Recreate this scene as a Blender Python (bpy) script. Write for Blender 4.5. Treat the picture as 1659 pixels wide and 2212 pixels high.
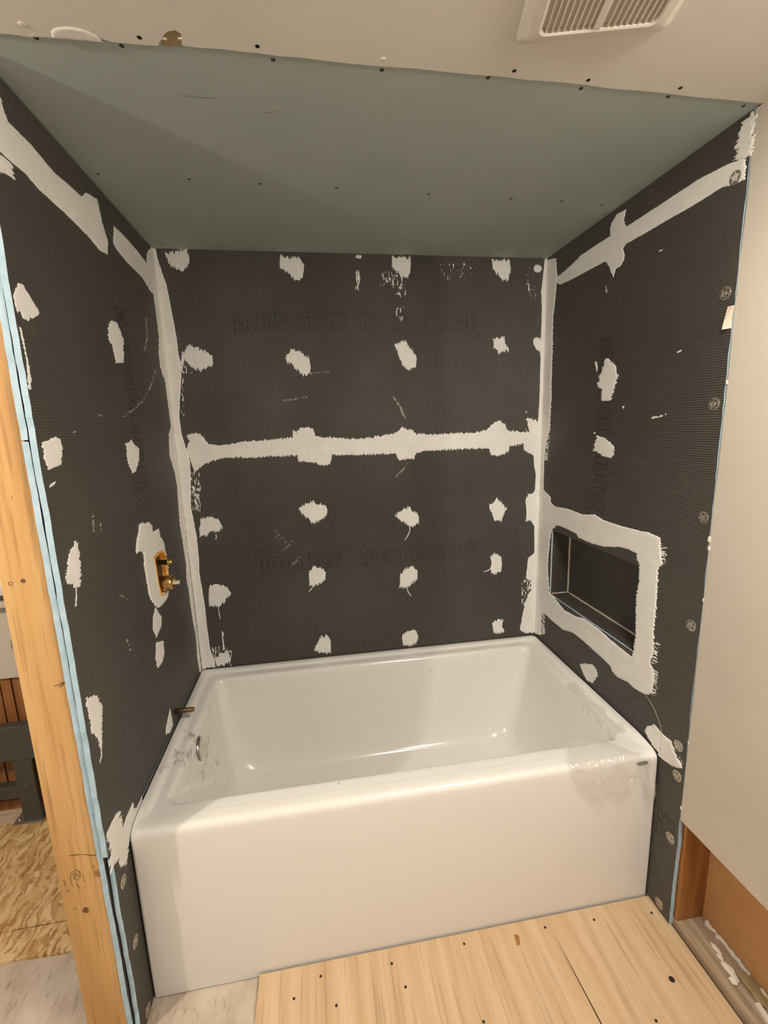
import bpy, bmesh, math, random
import numpy as np
from mathutils import Vector, Matrix

for o in list(bpy.data.objects):
    bpy.data.objects.remove(o)
random.seed(4)
S = bpy.context.scene
COL = S.collection

# ------------------------------------------------------------------ camera
F_PX = 974.55
CAM = np.array([0.52148, -1.84994, 1.50555])
EUL = (1.38449, 0.03075, -0.15561)
cd = bpy.data.cameras.new('camera')
cam = bpy.data.objects.new('camera', cd)
COL.objects.link(cam)
cam.location = CAM
cam.rotation_euler = EUL
cd.sensor_fit = 'VERTICAL'
cd.sensor_height = 24.0
cd.lens = F_PX / 2212 * 24.0
cd.clip_start = 0.02
S.camera = cam

# ------------------------------------------------------------------ world, lights, exposure
S.view_settings.view_transform = 'Standard'
S.view_settings.look = 'None'
S.view_settings.gamma = 1
S.view_settings.use_curve_mapping = False
S.view_settings.exposure = 0.70
W = bpy.data.worlds.new('world')
S.world = W
W.use_nodes = True
W.node_tree.nodes['Background'].inputs[0].default_value = (1.0, 0.94, 0.86, 1)
W.node_tree.nodes['Background'].inputs[1].default_value = 0.21


def area(name, loc, target, size, power, col):
    l = bpy.data.lights.new(name, 'AREA')
    l.shape = 'DISK'
    l.size = size
    l.energy = power
    l.color = col
    o = bpy.data.objects.new(name, l)
    COL.objects.link(o)
    o.location = loc
    d = Vector(target) - Vector(loc)
    o.rotation_euler = d.to_track_quat('-Z', 'Y').to_euler()
    return o


def bulb(name, loc, power, col, r=0.022):
    l = bpy.data.lights.new(name, 'POINT')
    l.energy = power
    l.color = col
    l.shadow_soft_size = r
    o = bpy.data.objects.new(name, l)
    COL.objects.link(o)
    o.location = loc
    return o


# ceiling lamp in front of the alcove, added fill light right behind the camera to lift the upper back wall, vanity bulbs on the left
area('ceiling_lamp', (1.10, -1.55, 2.12), (1.02, -1.38, 0.0), 0.26, 11.0, (1.0, 0.925, 0.825))
area('fill_light_right', (1.38, -2.15, 1.98), (0.50, -0.30, 0.75), 0.26, 6.5, (1.0, 0.925, 0.825))
bulb('vanity_bulb', (-0.84, -1.577, 2.04), 19.0, (1.0, 0.89, 0.75))
bulb('vanity_bulb', (-1.00, -1.712, 2.04), 19.0, (1.0, 0.89, 0.75))

# ------------------------------------------------------------------ measuring helpers
HC = 2.1534        # ceiling height
HT = 0.5143        # tub rim height
TD = 0.790         # tub front
WR = 1.50          # right wall face
ZS = -0.019        # old subfloor top


def _rot():
    a, b, c = EUL
    ca, sa, cb, sb, cc, sc = math.cos(a), math.sin(a), math.cos(b), math.sin(b), math.cos(c), math.sin(c)
    Rx = np.array([[1, 0, 0], [0, ca, -sa], [0, sa, ca]])
    Ry = np.array([[cb, 0, sb], [0, 1, 0], [-sb, 0, cb]])
    Rz = np.array([[cc, -sc, 0], [sc, cc, 0], [0, 0, 1]])
    return Rz @ Ry @ Rx


RC = _rot()


def on(ax, val, u, v):
    """point of the plane <axis ax = val> measured at photo pixel (u, v)"""
    d = RC @ np.array([(u - 829.5) / F_PX, (1106 - v) / F_PX, -1.0])
    t = (val - CAM[ax]) / d[ax]
    return CAM + t * d


CROP = {'A': (330, 500, .30139), 'C': (800, 500, .30139), 'D': (380, 1050, .30139), 'E': (800, 1050, .30139),
        'F': (1159, 1050, .30139), 'R': (1159, 500, .30139), 'L1': (0, 500, .30139), 'L2': (0, 1050, .30139),
        'L5': (0, 1600, .30139), 'L0': (0, 0, .5003), 'U': (830, 0, .4997), 'V': (270, 1100, .10395),
        'Z': (1200, 1560, .18083), 'G': (1159, 1600, .30139), 'P': (800, 1800, .42194), 'Q': (280, 1750, .37372),
        'K': (1440, 1750, .20877), 'px': (0, 0, 1.0), 'T0': (1500, 200, .12659)}


def px(c, pts):
    ox, oy, s = CROP[c]
    return [(ox + x * s, oy + y * s) for x, y in pts]


PLANE = {'back': (1, 0.0, (0, 2)), 'left': (0, 0.0, (1, 2)), 'right': (0, WR, (1, 2)), 'ceil': (2, HC, (0, 1)), 'ply': (2, 0.0, (0, 1))}


def uv(wall, pts):
    ax, val, k = PLANE[wall]
    out = []
    for u, v in pts:
        q = on(ax, val, u, v)
        out.append((float(q[k[0]]), float(q[k[1]])))
    return out


# ------------------------------------------------------------------ materials
def mat(name, color=(.8, .8, .8), rough=.6, metal=0.0, spec=.5):
    m = bpy.data.materials.new(name)
    m.use_nodes = True
    b = m.node_tree.nodes['Principled BSDF']
    b.inputs['Base Color'].default_value = (*color, 1)
    b.inputs['Roughness'].default_value = rough
    b.inputs['Metallic'].default_value = metal
    b.inputs['Specular IOR Level'].default_value = spec
    return m


class NT:
    def __init__(s, m):
        s.t = m.node_tree
        s.b = s.t.nodes['Principled BSDF']
        s.co = s.n('ShaderNodeTexCoord').outputs['Object']

    def n(s, typ, **kw):
        nd = s.t.nodes.new(typ)
        for k, v in kw.items():
            setattr(nd, k, v)
        return nd

    def link(s, a, b):
        s.t.links.new(a, b)

    def mapping(s, scale=(1, 1, 1), rot=(0, 0, 0), loc=(0, 0, 0)):
        m = s.n('ShaderNodeMapping')
        m.inputs['Scale'].default_value = scale
        m.inputs['Rotation'].default_value = rot
        m.inputs['Location'].default_value = loc
        s.link(s.co, m.inputs[0])
        return m.outputs[0]

    def noise(s, vec, scale, detail=4, rough=.55, dist=0.0):
        n = s.n('ShaderNodeTexNoise')
        n.inputs['Scale'].default_value = scale
        n.inputs['Detail'].default_value = detail
        n.inputs['Roughness'].default_value = rough
        n.inputs['Distortion'].default_value = dist
        s.link(vec, n.inputs['Vector'])
        return n.outputs[0]

    def ramp(s, fac, stops):
        r = s.n('ShaderNodeValToRGB')
        e = r.color_ramp.elements
        while len(e) < len(stops):
            e.new(0.5)
        for i, (p, c) in enumerate(stops):
            e[i].position = p
            e[i].color = (*c, 1) if len(c) == 3 else c
        s.link(fac, r.inputs[0])
        return r.outputs[0]

    def mix(s, fac, a, b, mode='MIX'):
        m = s.n('ShaderNodeMix', data_type='RGBA', blend_type=mode)
        for i, v in ((0, fac), (6, a), (7, b)):
            if hasattr(v, 'links'):
                s.link(v, m.inputs[i])
            elif i == 0:
                m.inputs[0].default_value = v
            else:
                m.inputs[i].default_value = (*v, 1)
        return m.outputs[2]

    def math(s, op, a, b=None, c=None):
        m = s.n('ShaderNodeMath', operation=op)
        for i, v in enumerate((a, b, c)):
            if v is None:
                continue
            if hasattr(v, 'links'):
                s.link(v, m.inputs[i])
            else:
                m.inputs[i].default_value = v
        return m.outputs[0]

    def sep(s, vec=None):
        n = s.n('ShaderNodeSeparateXYZ')
        s.link(vec if vec is not None else s.co, n.inputs[0])
        return n.outputs

    def color(s, c):
        s.link(c, s.b.inputs['Base Color'])

    def bump(s, h, strength=.3, dist=.002):
        b = s.n('ShaderNodeBump')
        b.inputs['Strength'].default_value = strength
        b.inputs['Distance'].default_value = dist
        s.link(h, b.inputs['Height'])
        s.link(b.outputs[0], s.b.inputs['Normal'])


def board_mat(name, axis):
    m = mat(name, (.05, .045, .04), .5, spec=.35)
    t = NT(m)
    x = t.sep()[axis]
    wob = t.noise(t.co, 3.0, 2)
    xx = t.math('ADD', t.math('MULTIPLY', x, 2 * math.pi / .0062), t.math('MULTIPLY', wob, 1.2))
    w = t.math('SINE', xx)
    big = t.noise(t.co, 2.2, 3)
    grain = t.noise(t.co, 260, 2)
    amp = t.math('MULTIPLY', t.math('MULTIPLY_ADD', w, .5, .5), t.ramp(big, [(.3, (.35,) * 3), (.7, (1,) * 3)]))
    t.bump(t.math('ADD', amp, t.math('MULTIPLY', grain, .2)), 1.0, .0020)
    c = t.ramp(t.noise(t.co, 1.6, 4), [(.3, (.064, .057, .049)), (.55, (.076, .068, .058)), (.8, (.090, .081, .070))])
    sc = t.mapping((3, 3, 3), (0.3, 0.7, 0.2))
    haze = t.ramp(t.noise(sc, 2.6, 6, .7, .6), [(.60, (0, 0, 0)), (.80, (.22, .22, .22))])
    c = t.mix(haze, c, (.17, .155, .13))
    t.color(c)
    return m


def wood_mat(name, c0, c1, c2, axis, scale=1.0, rough=.6, knots=0.0, stain=None):
    m = mat(name, c1, rough, spec=.3)
    t = NT(m)
    sc = [14 * scale] * 3
    sc[axis] = 1.0 * scale
    v = t.mapping(tuple(sc))
    n1 = t.noise(v, 1.6, 6, .62, .35)
    fine = [120 * scale] * 3
    fine[axis] = 4 * scale
    n2 = t.noise(t.mapping(tuple(fine)), 1.2, 3)
    wv = t.n('ShaderNodeTexWave', wave_type='RINGS', rings_direction='XYZ'[axis])
    wv.inputs['Scale'].default_value = 2.2 * scale
    wv.inputs['Distortion'].default_value = 7.0
    wv.inputs['Detail'].default_value = 3.0
    wv.inputs['Detail Scale'].default_value = 1.2
    vs = [3.2] * 3
    vs[axis] = .55
    t.link(t.mapping(tuple(vs)), wv.inputs['Vector'])
    g = t.math('ADD', t.math('MULTIPLY', n1, .82), t.math('MULTIPLY', wv.outputs[1], .18))
    c = t.ramp(g, [(.22, c0), (.52, c1), (.84, c2)])
    c = t.mix(t.ramp(n2, [(.30, (.55,) * 3), (.46, (0, 0, 0))]), c, tuple(q * .62 for q in c0))
    if knots:
        vo = t.n('ShaderNodeTexVoronoi')
        vo.inputs['Scale'].default_value = knots
        kv = [1.0] * 3
        kv[axis] = .45
        t.link(t.mapping(tuple(kv)), vo.inputs['Vector'])
        c = t.mix(t.ramp(vo.outputs[0], [(.05, (.9,) * 3), (.16, (0, 0, 0))]), c, tuple(q * .35 for q in c0))
    if stain:
        c = t.mix(t.ramp(t.noise(t.co, 7, 4, .6), [(.52, (0, 0, 0)), (.72, (.55,) * 3)]), c, stain)
    t.color(c)
    t.bump(t.math('ADD', n2, n1), .25, .0012)
    return m


M = {}
M['board_v'] = board_mat('foam_board_face_vertical_ribs', 0)
M['board_h'] = board_mat('foam_board_face_level_ribs', 2)
m = mat('blue_foam', (.27, .50, .62), .8, spec=.2)
t = NT(m)
t.color(t.ramp(t.noise(t.co, 24, 5, .6), [(.3, (.34, .48, .56)), (.7, (.46, .60, .68))]))
t.bump(t.noise(t.co, 420, 3), .4, .001)
M['blue'] = m
m = mat('white_sealant', (.72, .69, .64), .55, spec=.35)
t = NT(m)
t.color(t.ramp(t.noise(t.co, 16, 5, .6), [(.3, (.74, .715, .67)), (.7, (.82, .795, .75))]))
t.bump(t.noise(t.co, 130, 4), .25, .0008)
M['mud'] = m
m = mat('dry_brushed_sealant', (.33, .31, .28), .7)
M['smear'] = m
M['bead'] = mat('beige_bead', (.56, .48, .37), .5)
m = mat('green_drywall', (.30, .345, .30), .85, spec=.2)
t = NT(m)
c = t.ramp(t.noise(t.co, 2.0, 4), [(.3, (.37, .43, .40)), (.7, (.42, .475, .445))])
fib = t.noise(t.mapping((60, 900, 60)), 1, 2)
c = t.mix(t.ramp(fib, [(.4, (0, 0, 0)), (.75, (.10,) * 3)]), c, (.42, .44, .40))
t.color(c)
t.bump(fib, .08, .0005)
M['green'] = m
m = mat('ceiling_paint', (.74, .70, .64), .8, spec=.2)
t = NT(m)
t.color(t.ramp(t.noise(t.co, 3, 4), [(.3, (.71, .67, .61)), (.7, (.76, .725, .665))]))
t.bump(t.noise(t.co, 160, 3), .10, .0006)
M['ceil'] = m
m = mat('wall_paint', (.70, .64, .54), .6, spec=.3)
t = NT(m)
c = t.ramp(t.noise(t.co, 2.3, 4), [(.3, (.53, .475, .385)), (.7, (.58, .525, .435))])
mk = t.noise(t.mapping((1, 1.3, 7)), 5, 5, .65)
c = t.mix(t.ramp(mk, [(.70, (0, 0, 0)), (.80, (.35,) * 3)]), c, (.36, .31, .25))
t.color(c)
t.bump(t.noise(t.co, 200, 3), .08, .0006)
M['wall'] = m
M['gyps'] = mat('torn_gypsum', (.74, .68, .58), .9)
M['stud'] = wood_mat('stud_pine', (.42, .225, .075), (.56, .325, .125), (.66, .42, .185), 2, .8, .6, 0)
M['stud_dark'] = wood_mat('old_stud', (.26, .105, .028), (.36, .155, .045), (.45, .215, .075), 2, 1.0, .6, 5.0)
M['ply'] = wood_mat('plywood', (.485, .325, .178), (.575, .41, .245), (.66, .495, .325), 1, .75, .55, 0)
M['plate'] = wood_mat('weathered_plate', (.22, .15, .095), (.38, .28, .185), (.52, .42, .31), 1, 1.3, .8, 0, (.55, .49, .42))
m = mat('kraft_paper', (.34, .19, .085), .8, spec=.2)
t = NT(m)
t.color(t.ramp(t.noise(t.mapping((3, 3, 3)), 1.5, 5, .6), [(.3, (.42, .22, .09)), (.7, (.54, .31, .145))]))
M['kraft'] = m
m = mat('old_subfloor', (.50, .42, .34), .85, spec=.2)
t = NT(m)
c = t.ramp(t.noise(t.mapping((8, 5, 8), (0, 0, .5)), 1.3, 7, .65), [(.28, (.34, .27, .20)), (.5, (.50, .42, .34)), (.72, (.60, .525, .44))])
c = t.mix(t.ramp(t.noise(t.mapping((70, 18, 50), (0, 0, .6)), 1.0, 3), [(.60, (0, 0, 0)), (.72, (.7,) * 3)]), c, (.22, .15, .095))
t.color(c)
t.bump(t.noise(t.co, 90, 4), .3, .002)
M['sub'] = m
m = mat('osb', (.55, .36, .17), .7, spec=.25)
t = NT(m)
warp = t.n('ShaderNodeTexNoise')
warp.inputs['Scale'].default_value = 14
warp.inputs['Detail'].default_value = 3
t.link(t.co, warp.inputs['Vector'])
vm = t.n('ShaderNodeVectorMath', operation='SCALE')
t.link(warp.outputs['Color'], vm.inputs[0])
vm.inputs['Scale'].default_value = .07
va = t.n('ShaderNodeVectorMath', operation='ADD')
t.link(t.co, va.inputs[0])
t.link(vm.outputs[0], va.inputs[1])
t.co = va.outputs[0]
cols = []
for k, (a, s) in enumerate(((.9, 1.0), (-.75, 1.25), (1.9, .8))):
    vo = t.n('ShaderNodeTexVoronoi')
    vo.inputs['Scale'].default_value = 1.0
    t.link(t.mapping((85 * s, 18 * s, 30), (0, 0, a), (k * 3.1, k, 0)), vo.inputs['Vector'])
    cols.append((t.sep(vo.outputs['Color'])[0], vo.outputs['Distance']))
sel = t.noise(t.mapping((9, 9, 9)), 1.5, 3)
a = t.mix(t.ramp(sel, [(.46, (0, 0, 0)), (.50, (1, 1, 1))]), cols[0][0], cols[1][0])
a = t.mix(t.ramp(t.noise(t.mapping((8, 8, 8), loc=(5, 2, 1)), 1.5, 3), [(.52, (0, 0, 0)), (.56, (1, 1, 1))]), a, cols[2][0])
t.color(t.ramp(a, [(.0, (.33, .175, .06)), (.25, (.47, .285, .115)), (.6, (.60, .40, .19)), (1.0, (.70, .52, .29))]))
t.bump(a, .35, .002)
M['osb'] = m
M['barewood'] = wood_mat('pale_bare_wood', (.48, .36, .25), (.58, .46, .34), (.66, .55, .43), 0, .8, .8)
M['slat'] = wood_mat('red_brown_slat', (.22, .085, .028), (.33, .135, .042), (.42, .19, .065), 2, 1.0, .55)
M['dark'] = mat('dark_gap', (.02, .012, .008), .9)
M['bench'] = mat('dark_grey_paint', (.055, .055, .045), .45)
m = mat('acrylic_white', (.775, .752, .705), .12, spec=.5)
t = NT(m)
X, Y, Z = t.sep()
# dust and black smears left along the faucet-end rim, and light scuffs elsewhere
zone = t.ramp(X, [(.045, (1, 1, 1)), (.14, (.30,) * 3), (.2, (0, 0, 0))])
zy = t.ramp(t.math('ABSOLUTE', t.math('ADD', Y, .43)), [(.10, (1, 1, 1)), (.28, (0, 0, 0))])
dirt = t.noise(t.mapping((26, 9, 14), (0, 0, .2)), 1.6, 7, .68)
d1 = t.ramp(dirt, [(.56, (0, 0, 0)), (.68, (.75,) * 3)])
f1 = t.math('MULTIPLY', t.math('MULTIPLY', zone, zy), d1)
specks = t.ramp(t.noise(t.co, 55, 3, .6), [(.71, (0, 0, 0)), (.74, (.75,) * 3)])
low = t.ramp(t.noise(t.co, 4.5, 3), [(.5, (0, 0, 0)), (.6, (1, 1, 1))])
inside = t.ramp(Y, [(0.0, (0, 0, 0)), (1.0, (0, 0, 0))])
f2 = t.math('MULTIPLY', specks, low)
yy = t.math('GREATER_THAN', Y, -.775)
f2 = t.math('MULTIPLY', f2, yy)
c = t.mix(f1, (.775, .752, .705), (.10, .085, .07))
c = t.mix(t.math('MULTIPLY', f2, .6), c, (.22, .18, .14))
t.color(c)
rr = t.ramp(t.noise(t.co, 5, 4), [(.35, (.10,) * 3), (.75, (.24,) * 3)])
t.link(rr, t.b.inputs['Roughness'])
M['tub'] = m
M['chrome'] = mat('chrome', (.75, .72, .68), .12, 1.0)
M['steel'] = mat('galvanised', (.52, .47, .40), .38, .85)
M['screw'] = mat('black_screw', (.025, .02, .018), .5, .3)
M['brass'] = mat('brass', (.62, .40, .14), .26, 1.0)
M['brass_dark'] = mat('tarnished_brass', (.12, .075, .05), .45, .7)
M['orange'] = mat('orange_plastic', (.80, .36, .035), .4)
M['nylon'] = mat('ivory_nylon', (.72, .66, .42), .5)
M['scrap'] = mat('tan_paper', (.34, .25, .13), .85)
M['ink'] = mat('black_print', (.016, .013, .012), .6)
M['stamp'] = mat('grey_stamp_ink', (.13, .07, .03), .8)
M['plastic_white'] = mat('white_grille_plastic', (.74, .68, .60), .4)
M['vent_dark'] = mat('fan_inside', (.66, .61, .54), .6)
m = bpy.data.materials.new('clear_film')
m.use_nodes = True
nt = m.node_tree
nt.nodes.remove(nt.nodes['Principled BSDF'])
out = nt.nodes['Material Output']
tr = nt.nodes.new('ShaderNodeBsdfTransparent')
tr.inputs[0].default_value = (1, 1, 1, 1)
gl = nt.nodes.new('ShaderNodeBsdfGlossy')
gl.inputs['Roughness'].default_value = .12
df = nt.nodes.new('ShaderNodeBsdfDiffuse')
df.inputs[0].default_value = (.90, .87, .82, 1)
tl = nt.nodes.new('ShaderNodeBsdfTranslucent')
tl.inputs[0].default_value = (.90, .87, .82, 1)
mx0 = nt.nodes.new('ShaderNodeMixShader')
mx0.inputs[0].default_value = .5
mx = nt.nodes.new('ShaderNodeMixShader')
mx2 = nt.nodes.new('ShaderNodeMixShader')
mx.inputs[0].default_value = .27
mx2.inputs[0].default_value = .09
nt.links.new(df.outputs[0], mx0.inputs[1])
nt.links.new(tl.outputs[0], mx0.inputs[2])
nt.links.new(tr.outputs[0], mx.inputs[1])
nt.links.new(mx0.outputs[0], mx.inputs[2])
nt.links.new(mx.outputs[0], mx2.inputs[1])
nt.links.new(gl.outputs[0], mx2.inputs[2])
nt.links.new(mx2.outputs[0], out.inputs[0])
M['film'] = m


# ------------------------------------------------------------------ object helpers
def empty(name, loc=(0, 0, 0), kind=None, label=None, cat=None, group=None):
    o = bpy.data.objects.new(name, None)
    COL.objects.link(o)
    o.location = loc
    o.empty_display_size = .05
    if kind: o['kind'] = kind
    if label: o['label'] = label
    if cat: o['category'] = cat
    if group: o['group'] = group
    return o


def link(name, me, mats, parent=None, smooth=False, **props):
    o = bpy.data.objects.new(name, me)
    COL.objects.link(o)
    for mm in (mats if isinstance(mats, (list, tuple)) else [mats]):
        me.materials.append(M[mm] if isinstance(mm, str) else mm)
    if smooth:
        me.polygons.foreach_set('use_smooth', [True] * len(me.polygons))
    if parent is not None:
        o.parent = parent
        w = Vector((0, 0, 0))
        q = parent
        while q is not None:
            w += q.location
            q = q.parent
        o.location = -w
    for k, v in props.items():
        o[k] = v
    return o


def share(name, me, parent, matrix, **props):
    """another object on the same mesh"""
    o = bpy.data.objects.new(name, me)
    COL.objects.link(o)
    o.parent = parent
    o.matrix_local = matrix
    for k, v in props.items():
        o[k] = v
    return o


def bm_mesh(bm, name):
    me = bpy.data.meshes.new(name)
    bmesh.ops.recalc_face_normals(bm, faces=bm.faces)
    bm.to_mesh(me)
    bm.free()
    return me


def box(bm, a, b, bevel=0.0):
    vs = [bm.verts.new((x, y, z)) for x in (a[0], b[0]) for y in (a[1], b[1]) for z in (a[2], b[2])]
    fs = []
    for i in ((0, 1, 3, 2), (4, 6, 7, 5), (0, 4, 5, 1), (2, 3, 7, 6), (0, 2, 6, 4), (1, 5, 7, 3)):
        fs.append(bm.faces.new([vs[k] for k in i]))
    if bevel:
        es = list({e for f in fs for e in f.edges})
        bmesh.ops.bevel(bm, geom=es, offset=bevel, segments=2, affect='EDGES', profile=.5)


def boxo(name, a, b, m, parent=None, bevel=0.0, **props):
    bm = bmesh.new()
    box(bm, a, b, bevel)
    return link(name, bm_mesh(bm, name), m, parent, **props)


def tube(bm, p, q, r0, r1=None, n=20, cap=True):
    r1 = r0 if r1 is None else r1
    p, q = Vector(p), Vector(q)
    d = (q - p).normalized()
    a = d.orthogonal().normalized()
    b = d.cross(a)
    R = []
    for c, r in ((p, r0), (q, r1)):
        R.append([bm.verts.new(c + (a * math.cos(2 * math.pi * i / n) + b * math.sin(2 * math.pi * i / n)) * r) for i in range(n)])
    for i in range(n):
        bm.faces.new((R[0][i], R[0][(i + 1) % n], R[1][(i + 1) % n], R[1][i]))
    if cap:
        bm.faces.new(R[0][::-1])
        bm.faces.new(R[1])


def lathe(bm, p, d, prof, n=28):
    """prof: list of (distance along d, radius)"""
    p, d = Vector(p), Vector(d).normalized()
    a = d.orthogonal().normalized()
    b = d.cross(a)
    rings = []
    for h, r in prof:
        rings.append([bm.verts.new(p + d * h + (a * math.cos(2 * math.pi * i / n) + b * math.sin(2 * math.pi * i / n)) * max(r, 1e-5)) for i in range(n)])
    for k in range(len(rings) - 1):
        for i in range(n):
            bm.faces.new((rings[k][i], rings[k][(i + 1) % n], rings[k + 1][(i + 1) % n], rings[k + 1][i]))
    bm.faces.new(rings[0][::-1])
    bm.faces.new(rings[-1])


def polytube(bm, pts, r, n=6):
    pts = [Vector(p) for p in pts]
    rings = []
    for i, p in enumerate(pts):
        d = (pts[min(i + 1, len(pts) - 1)] - pts[max(i - 1, 0)]).normalized()
        a = d.cross(Vector((.31, .52, .79))).normalized()
        b = d.cross(a)
        rings.append([bm.verts.new(p + (a * math.cos(2 * math.pi * k / n) + b * math.sin(2 * math.pi * k / n)) * r) for k in range(n)])
    for k in range(len(rings) - 1):
        for i in range(n):
            bm.faces.new((rings[k][i], rings[k][(i + 1) % n], rings[k + 1][(i + 1) % n], rings[k + 1][i]))
    bm.faces.new(rings[0][::-1])
    bm.faces.new(rings[-1])


def p3(ax, a, u, v):
    return (a, u, v) if ax == 0 else ((u, a, v) if ax == 1 else (u, v, a))


def rough_poly(pts, amp=.0012, step=.018, edges=None):
    """subdivide a polygon and jitter it; edges = indices of the edges to roughen"""
    out = []
    n = len(pts)
    for i in range(n):
        a, b = pts[i], pts[(i + 1) % n]
        out.append(a)
        if edges is not None and i not in edges:
            continue
        L = math.hypot(b[0] - a[0], b[1] - a[1])
        k = int(L / step)
        nx, ny = -(b[1] - a[1]) / L, (b[0] - a[0]) / L
        w = 0
        for j in range(1, k):
            w = .6 * w + random.gauss(0, amp)
            f = j / k
            out.append((a[0] + (b[0] - a[0]) * f + nx * w, a[1] + (b[1] - a[1]) * f + ny * w))
    return out


def slab(name, polys, ax, a0, a1, mats, parent=None, **props):
    """flat panels of one sheet: outline(s) in the plane, extruded along axis ax; slot 0 = faces, slot 1 = edges"""
    bm = bmesh.new()
    for P in polys:
        A = [bm.verts.new(p3(ax, a0, *q)) for q in P]
        B = [bm.verts.new(p3(ax, a1, *q)) for q in P]
        n = len(P)
        f0 = bm.faces.new(A)
        f1 = bm.faces.new(B[::-1])
        f0.material_index = f1.material_index = 0
        for i in range(n):
            f = bm.faces.new((A[i], B[i], B[(i + 1) % n], A[(i + 1) % n]))
            f.material_index = 1 if len(mats) > 1 else 0
        bmesh.ops.recalc_face_normals(bm, faces=[f0, f1])
    me = bm_mesh(bm, name)
    return link(name, me, mats, parent, **props)


def rect(u0, u1, v0, v1):
    return [(u0, v0), (u1, v0), (u1, v1), (u0, v1)]


# ------------------------------------------------------------------ trowelled sealant
def _hash(i, j, s):
    h = np.sin(i * 127.1 + j * 311.7 + s * 74.7) * 43758.5453
    return h - np.floor(h)


def vnoise(x, y, s=0):
    i, j = np.floor(x), np.floor(y)
    fx, fy = x - i, y - j
    fx, fy = fx * fx * (3 - 2 * fx), fy * fy * (3 - 2 * fy)
    a, b = _hash(i, j, s), _hash(i + 1, j, s)
    c, d = _hash(i, j + 1, s), _hash(i + 1, j + 1, s)
    return (a + (b - a) * fx) * (1 - fy) + (c + (d - c) * fx) * fy


def sdist(U, V, P):
    d = np.full(U.shape, 1e9)
    ins = np.zeros(U.shape, bool)
    n = len(P)
    for i in range(n):
        ax_, ay_ = P[i]
        bx_, by_ = P[(i + 1) % n]
        ex, ey = bx_ - ax_, by_ - ay_
        wx, wy = U - ax_, V - ay_
        t_ = np.clip((wx * ex + wy * ey) / (ex * ex + ey * ey + 1e-12), 0, 1)
        d = np.minimum(d, (wx - ex * t_) ** 2 + (wy - ey * t_) ** 2)
        if by_ != ay_:
            c_ = (ay_ > V) != (by_ > V)
            ins ^= c_ & (U < ex * (V - ay_) / (by_ - ay_) + ax_)
    d = np.sqrt(d)
    return np.where(ins, d, -d)


MUD_N = [0]


def mud(parent, wall, P, holes=(), rag=.005, g=.0020, thick=.0014, dry=None, name='sealant_patch', m='mud', relief=.5, offset=0.0, **props):
    ax, val, k = PLANE[wall]
    MUD_N[0] += 1
    sd_ = MUD_N[0] * 1.37
    P = np.array(P)
    lo, hi = P.min(0) - rag - .003, P.max(0) + rag + .003
    u = np.arange(lo[0], hi[0] + g, g)
    v = np.arange(lo[1], hi[1] + g, g)
    U, V = np.meshgrid(u, v, indexing='ij')
    s = sdist(U, V, P)
    for h in holes:
        s = np.minimum(s, -sdist(U, V, np.array(h)))
    gu, gv = np.gradient(s, g)
    if wall == 'back':
        along, a, b = np.abs(gv), U, V
    else:
        along, a, b = np.abs(gu), V, U
    if wall in ('left', 'right'):
        rag = rag * .9
    tooth = (vnoise(a / .0026, b / .022, sd_) - .42) * 1.7
    s = s + rag * (.12 + along) * tooth + (vnoise(a / .004, b / .004, sd_ + 3) - .5) * .0016
    if dry is not None:
        s = np.minimum(s, (vnoise(a / .0028, b / .011, sd_ + 7) - dry) * .006)
    rel = (vnoise(a / .012, b / .05, sd_ + 11) - .5) * .9 + (vnoise(U / .004, V / .004, sd_ + 5) - .5) * .25
    h = np.clip(s * .75, -.0011, thick * (1 + relief * rel))
    keep = np.zeros((len(u) - 1, len(v) - 1), bool)
    pos = h > 0
    keep = pos[:-1, :-1] | pos[1:, :-1] | pos[:-1, 1:] | pos[1:, 1:]
    if not keep.any():
        return None
    idx = -np.ones(U.shape, int)
    use = np.zeros(U.shape, bool)
    for di in (0, 1):
        for dj in (0, 1):
            use[di:di + keep.shape[0], dj:dj + keep.shape[1]] |= keep
    idx[use] = np.arange(use.sum())
    sign = -1.0 if wall in ('back', 'right', 'ceil') else 1.0
    co = np.zeros((use.sum(), 3), np.float32)
    co[:, ax] = val + sign * (h[use] + offset)
    co[:, k[0]] = U[use]
    co[:, k[1]] = V[use]
    I, J = np.nonzero(keep)
    q = np.stack([idx[I, J], idx[I + 1, J], idx[I + 1, J + 1], idx[I, J + 1]], 1)
    if wall in ('right', 'ceil'):
        q = q[:, ::-1]
    me = bpy.data.meshes.new(name)
    me.vertices.add(len(co))
    me.vertices.foreach_set('co', co.ravel())
    me.loops.add(len(q) * 4)
    me.loops.foreach_set('vertex_index', q.ravel().astype(np.int32))
    me.polygons.add(len(q))
    me.polygons.foreach_set('loop_start', np.arange(0, len(q) * 4, 4, dtype=np.int32))
    me.polygons.foreach_set('loop_total', np.full(len(q), 4, dtype=np.int32))
    me.update()
    me.validate()
    return link(name, me, m, parent, True, **props)


def strokepoly(pts, w):
    """thin tapered stroke around a polyline"""
    L, Rr = [], []
    n = len(pts)
    for i, p in enumerate(pts):
        a = pts[max(i - 1, 0)]
        b = pts[min(i + 1, n - 1)]
        d = math.hypot(b[0] - a[0], b[1] - a[1]) or 1
        nx, ny = -(b[1] - a[1]) / d, (b[0] - a[0]) / d
        ww = w * (.45 + .55 * math.sin(math.pi * (i + .5) / n))
        L.append((p[0] + nx * ww, p[1] + ny * ww))
        Rr.append((p[0] - nx * ww, p[1] - ny * ww))
    return L + Rr[::-1]


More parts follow.
